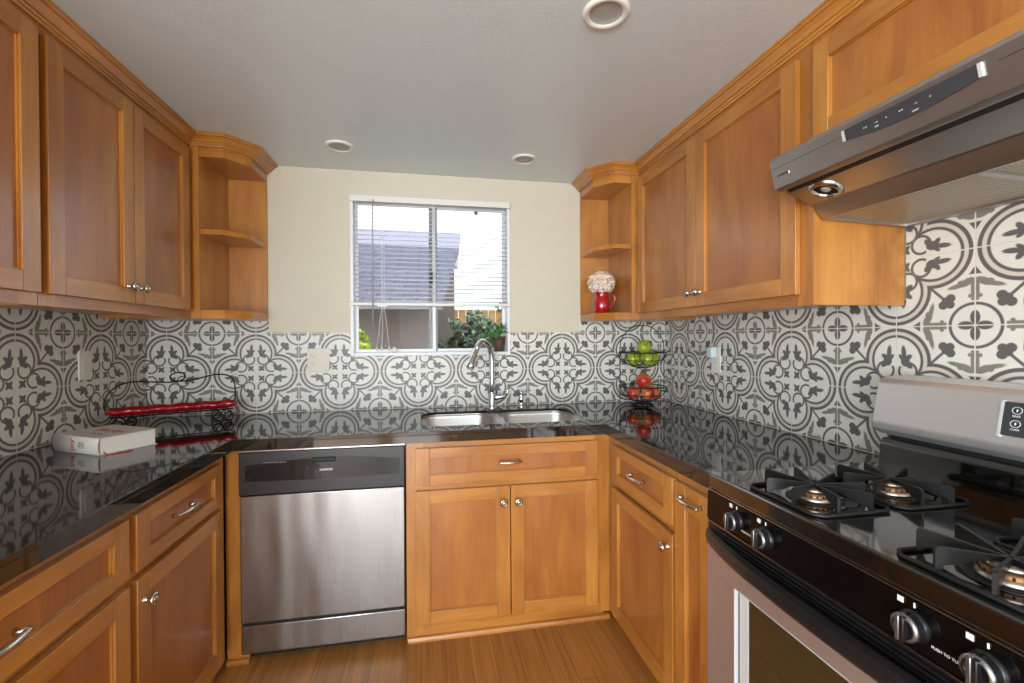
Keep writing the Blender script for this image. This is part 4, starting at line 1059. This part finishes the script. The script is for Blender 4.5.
# ---------------------------------------------------------------- potted plant on the window sill
pp = empty('potted_plant', (1.665, .028, WZ0+.016), 'small leafy green plant in a brown pot on the right end of the window sill', 'plant')
MB().lathe([(0, .001), (.03, .001), (.037, .075), (.04, .078), (.04, .086), (.034, .086), (.032, .07), (0, .07)], (1.665, .006, WZ0+.016), n=24).build('pot', M['pot'], pp)
mb = MB(); rnd = random.Random(8)
def leafq(mb, c_, d_, up, s):
    d_ = d_.normalized(); side = d_.cross(up).normalized(); u_ = side.cross(d_)
    pts_ = [c_, c_+d_*s*.3+side*s*.34+u_*s*.08, c_+d_*s*.7+side*s*.28+u_*s*.04, c_+d_*s, c_+d_*s*.7-side*s*.28+u_*s*.04, c_+d_*s*.3-side*s*.34+u_*s*.08]
    v = [mb.bm.verts.new(p) for p in pts_]; mb._face([v[0], v[1], v[2], v[3]]); mb._face([v[0], v[3], v[4], v[5]])
cen = Vector((1.655, -.002, WZ0+.12))
stems = []
for i in range(80):
    a = rnd.uniform(0, 2*PI); el = rnd.uniform(-.2, 1.3); r = rnd.uniform(.015, .06)
    p_ = cen+Vector((math.cos(a)*math.cos(el)*r*1.1, math.sin(a)*math.cos(el)*r*.45-.02, math.sin(el)*r*.95))
    if rnd.random() < .28: p_ = cen+Vector((-rnd.uniform(.035, .085), rnd.uniform(-.03, .0), rnd.uniform(-.06, .01)))
    if p_.x > 1.70: p_.y = min(p_.y, -.02)
    leafq(mb, p_, Vector((rnd.uniform(-1, 1), rnd.uniform(-1, .2), rnd.uniform(-.6, .7))), Vector((rnd.uniform(-.3, .3), -.5, 1)).normalized(), rnd.uniform(.018, .032))
mb.build('leaves', M['leaf'], pp)
mb = MB()
for i in range(9):
    a = rnd.uniform(0, 2*PI); mb.tube(smooth([(1.665, .006, WZ0+.085), (1.66+.02*math.cos(a), -.002, WZ0+.12), (1.655+.055*math.cos(a), -.012, WZ0+.13+.04*math.sin(a))], 3), .001, 5)
mb.build('stems', M['leaf'], pp)

# ---------------------------------------------------------------- outside the window
ext = {'stucco': pm('taupe_stucco', '#83766f', .9, bump=.1, bscale=60), 'ground': pm('garden_ground', '#7c7466', .9, var=.2, vscale=6),
       'fence': pm('sunlit_fence_boards', '#b08a58', .8, var=.25, vscale=5), 'fascia': pm('pale_fascia', '#8f8b95', .7),
       'bush': pm('grey_green_foliage', '#74846f', .8, var=.3, vscale=18), 'ybush': pm('yellow_green_foliage', '#a9c42a', .6, var=.3, vscale=30), 'bark': pm('branch_bark', '#55483c', .9)}
def shingle():
    m = bpy.data.materials.new('roof_shingles'); m.use_nodes = True; nt = m.node_tree; N = nt.nodes; L = nt.links; b = N['Principled BSDF']
    tc = N.new('ShaderNodeTexCoord'); br = N.new('ShaderNodeTexBrick'); br.inputs['Scale'].default_value = 1; br.inputs['Brick Width'].default_value = .28; br.inputs['Row Height'].default_value = .16; br.inputs['Mortar Size'].default_value = .012
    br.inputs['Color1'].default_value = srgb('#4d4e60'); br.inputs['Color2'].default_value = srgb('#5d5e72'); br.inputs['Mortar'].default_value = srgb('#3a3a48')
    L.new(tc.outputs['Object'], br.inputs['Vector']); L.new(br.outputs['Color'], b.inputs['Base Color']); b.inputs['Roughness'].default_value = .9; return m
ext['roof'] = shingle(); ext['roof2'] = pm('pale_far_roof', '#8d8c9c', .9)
g_ = MB().box(-8, 10, .2, 16, .2, .3).build('garden_ground', ext['ground']); tag(g_, 'paved garden ground outside the window', 'ground', kind='structure')
hs = empty('neighbour_house', (-1.5, 5, .3), 'neighbouring stucco house with blue-grey shingle roof seen through the window', 'house')
MB().box(-4, 1.37, 2.75, 6, .3, 1.62).build('wall', ext['stucco'], hs)
mb = MB(); A = [Vector((-4, 2.45, 1.62)), Vector((1.43, 2.45, 1.62)), Vector((1.83, 5.5, 2.80)), Vector((-4, 5.5, 2.86))]
V0 = [mb.bm.verts.new(p) for p in A]; V1 = [mb.bm.verts.new(p+Vector((0, 0, .07))) for p in A]; mb._face(V0); mb._face(V1[::-1])
for i in range(4): mb._face([V0[i], V1[i], V1[(i+1) % 4], V0[(i+1) % 4]])
mb.build('roof', ext['roof'], hs, recalc=True)
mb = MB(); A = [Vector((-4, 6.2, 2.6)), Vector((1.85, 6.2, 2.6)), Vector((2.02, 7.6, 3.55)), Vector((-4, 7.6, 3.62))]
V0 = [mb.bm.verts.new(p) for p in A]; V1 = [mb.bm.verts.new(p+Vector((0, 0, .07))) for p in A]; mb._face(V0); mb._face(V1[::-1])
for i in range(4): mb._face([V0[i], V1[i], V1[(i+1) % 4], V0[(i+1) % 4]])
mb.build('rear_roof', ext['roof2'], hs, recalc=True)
MB().box(-4, 1.80, 6.3, 9, .3, 2.6).build('rear_wall', ext['stucco'], hs)
MB().box(-4, 1.43, 2.40, 2.45, 1.60, 1.70).build('fascia', ext['fascia'], hs)
fe = empty('garden_fence', (4.3, 9.6, .3), 'tall sunlit wooden board fence behind the garden bush', 'fence')
mb = MB()
for i in range(24): mb.box(1.9+i*.2, 2.09+i*.2, 9.6, 9.63, .3, 2.05)
mb.build('boards', ext['fence'], fe); MB().box(1.9, 6.7, 9.63, 9.68, 1.4, 1.5).build('rail', ext['fence'], fe)
def bush(name, c_, rad, nleaf, s, mat, label, cat, seed, stem=True):
    rnd = random.Random(seed); t = empty(name, (c_[0], c_[1], .3), label, cat); mb = MB()
    for i in range(nleaf):
        d_ = Vector((rnd.gauss(0, 1), rnd.gauss(0, 1), rnd.gauss(0, 1))).normalized(); r = rnd.uniform(.55, 1.0)*(1+.18*math.sin(d_.x*7+d_.z*9))
        leafq(mb, Vector(c_)+Vector((d_.x*rad[0], d_.y*rad[1], d_.z*rad[2]))*r, Vector((rnd.uniform(-1, 1), rnd.uniform(-1, 1), rnd.uniform(-.5, 1))), Vector((rnd.uniform(-1, 1), -.3, 1)).normalized(), s*rnd.uniform(.6, 1.3))
    mb.lathe([(0, -rad[2]*.6), (rad[0]*.5, -rad[2]*.35), (rad[0]*.62, 0), (rad[0]*.5, rad[2]*.38), (0, rad[2]*.62)], c_, n=12)
    mb.build('foliage', mat, t)
    mb = MB()
    for k in range(5):
        a = k*1.3; mb.tube([(c_[0]+.03*math.cos(a), c_[1]+.03*math.sin(a), .3), (c_[0]+rad[0]*.35*math.cos(a), c_[1]+rad[1]*.35*math.sin(a), c_[2]), (c_[0]+rad[0]*.6*math.cos(a), c_[1]+rad[1]*.6*math.sin(a), c_[2]+rad[2]*.6)], .012 if s > .05 else .006, 5)
    mb.build('branches', ext['bark'], t)
bush('garden_bush', (1.98, 3.9, 1.08), (.5, .45, .56), 3800, .075, ext['bush'], 'rounded grey-green garden bush in the right lower window pane', 'bush', 5)
bush('yellow_shrub', (.735, 1.1, 1.22), (.085, .1, .2), 260, .055, ext['ybush'], 'bright yellow-green shrub at the left edge of the window', 'shrub', 6)
bush('garden_tree', (3.0, 5.2, 1.75), (.55, .5, .42), 700, .09, ext['bush'], 'sparse tree crown showing behind the blind at the right of the window', 'tree', 9)
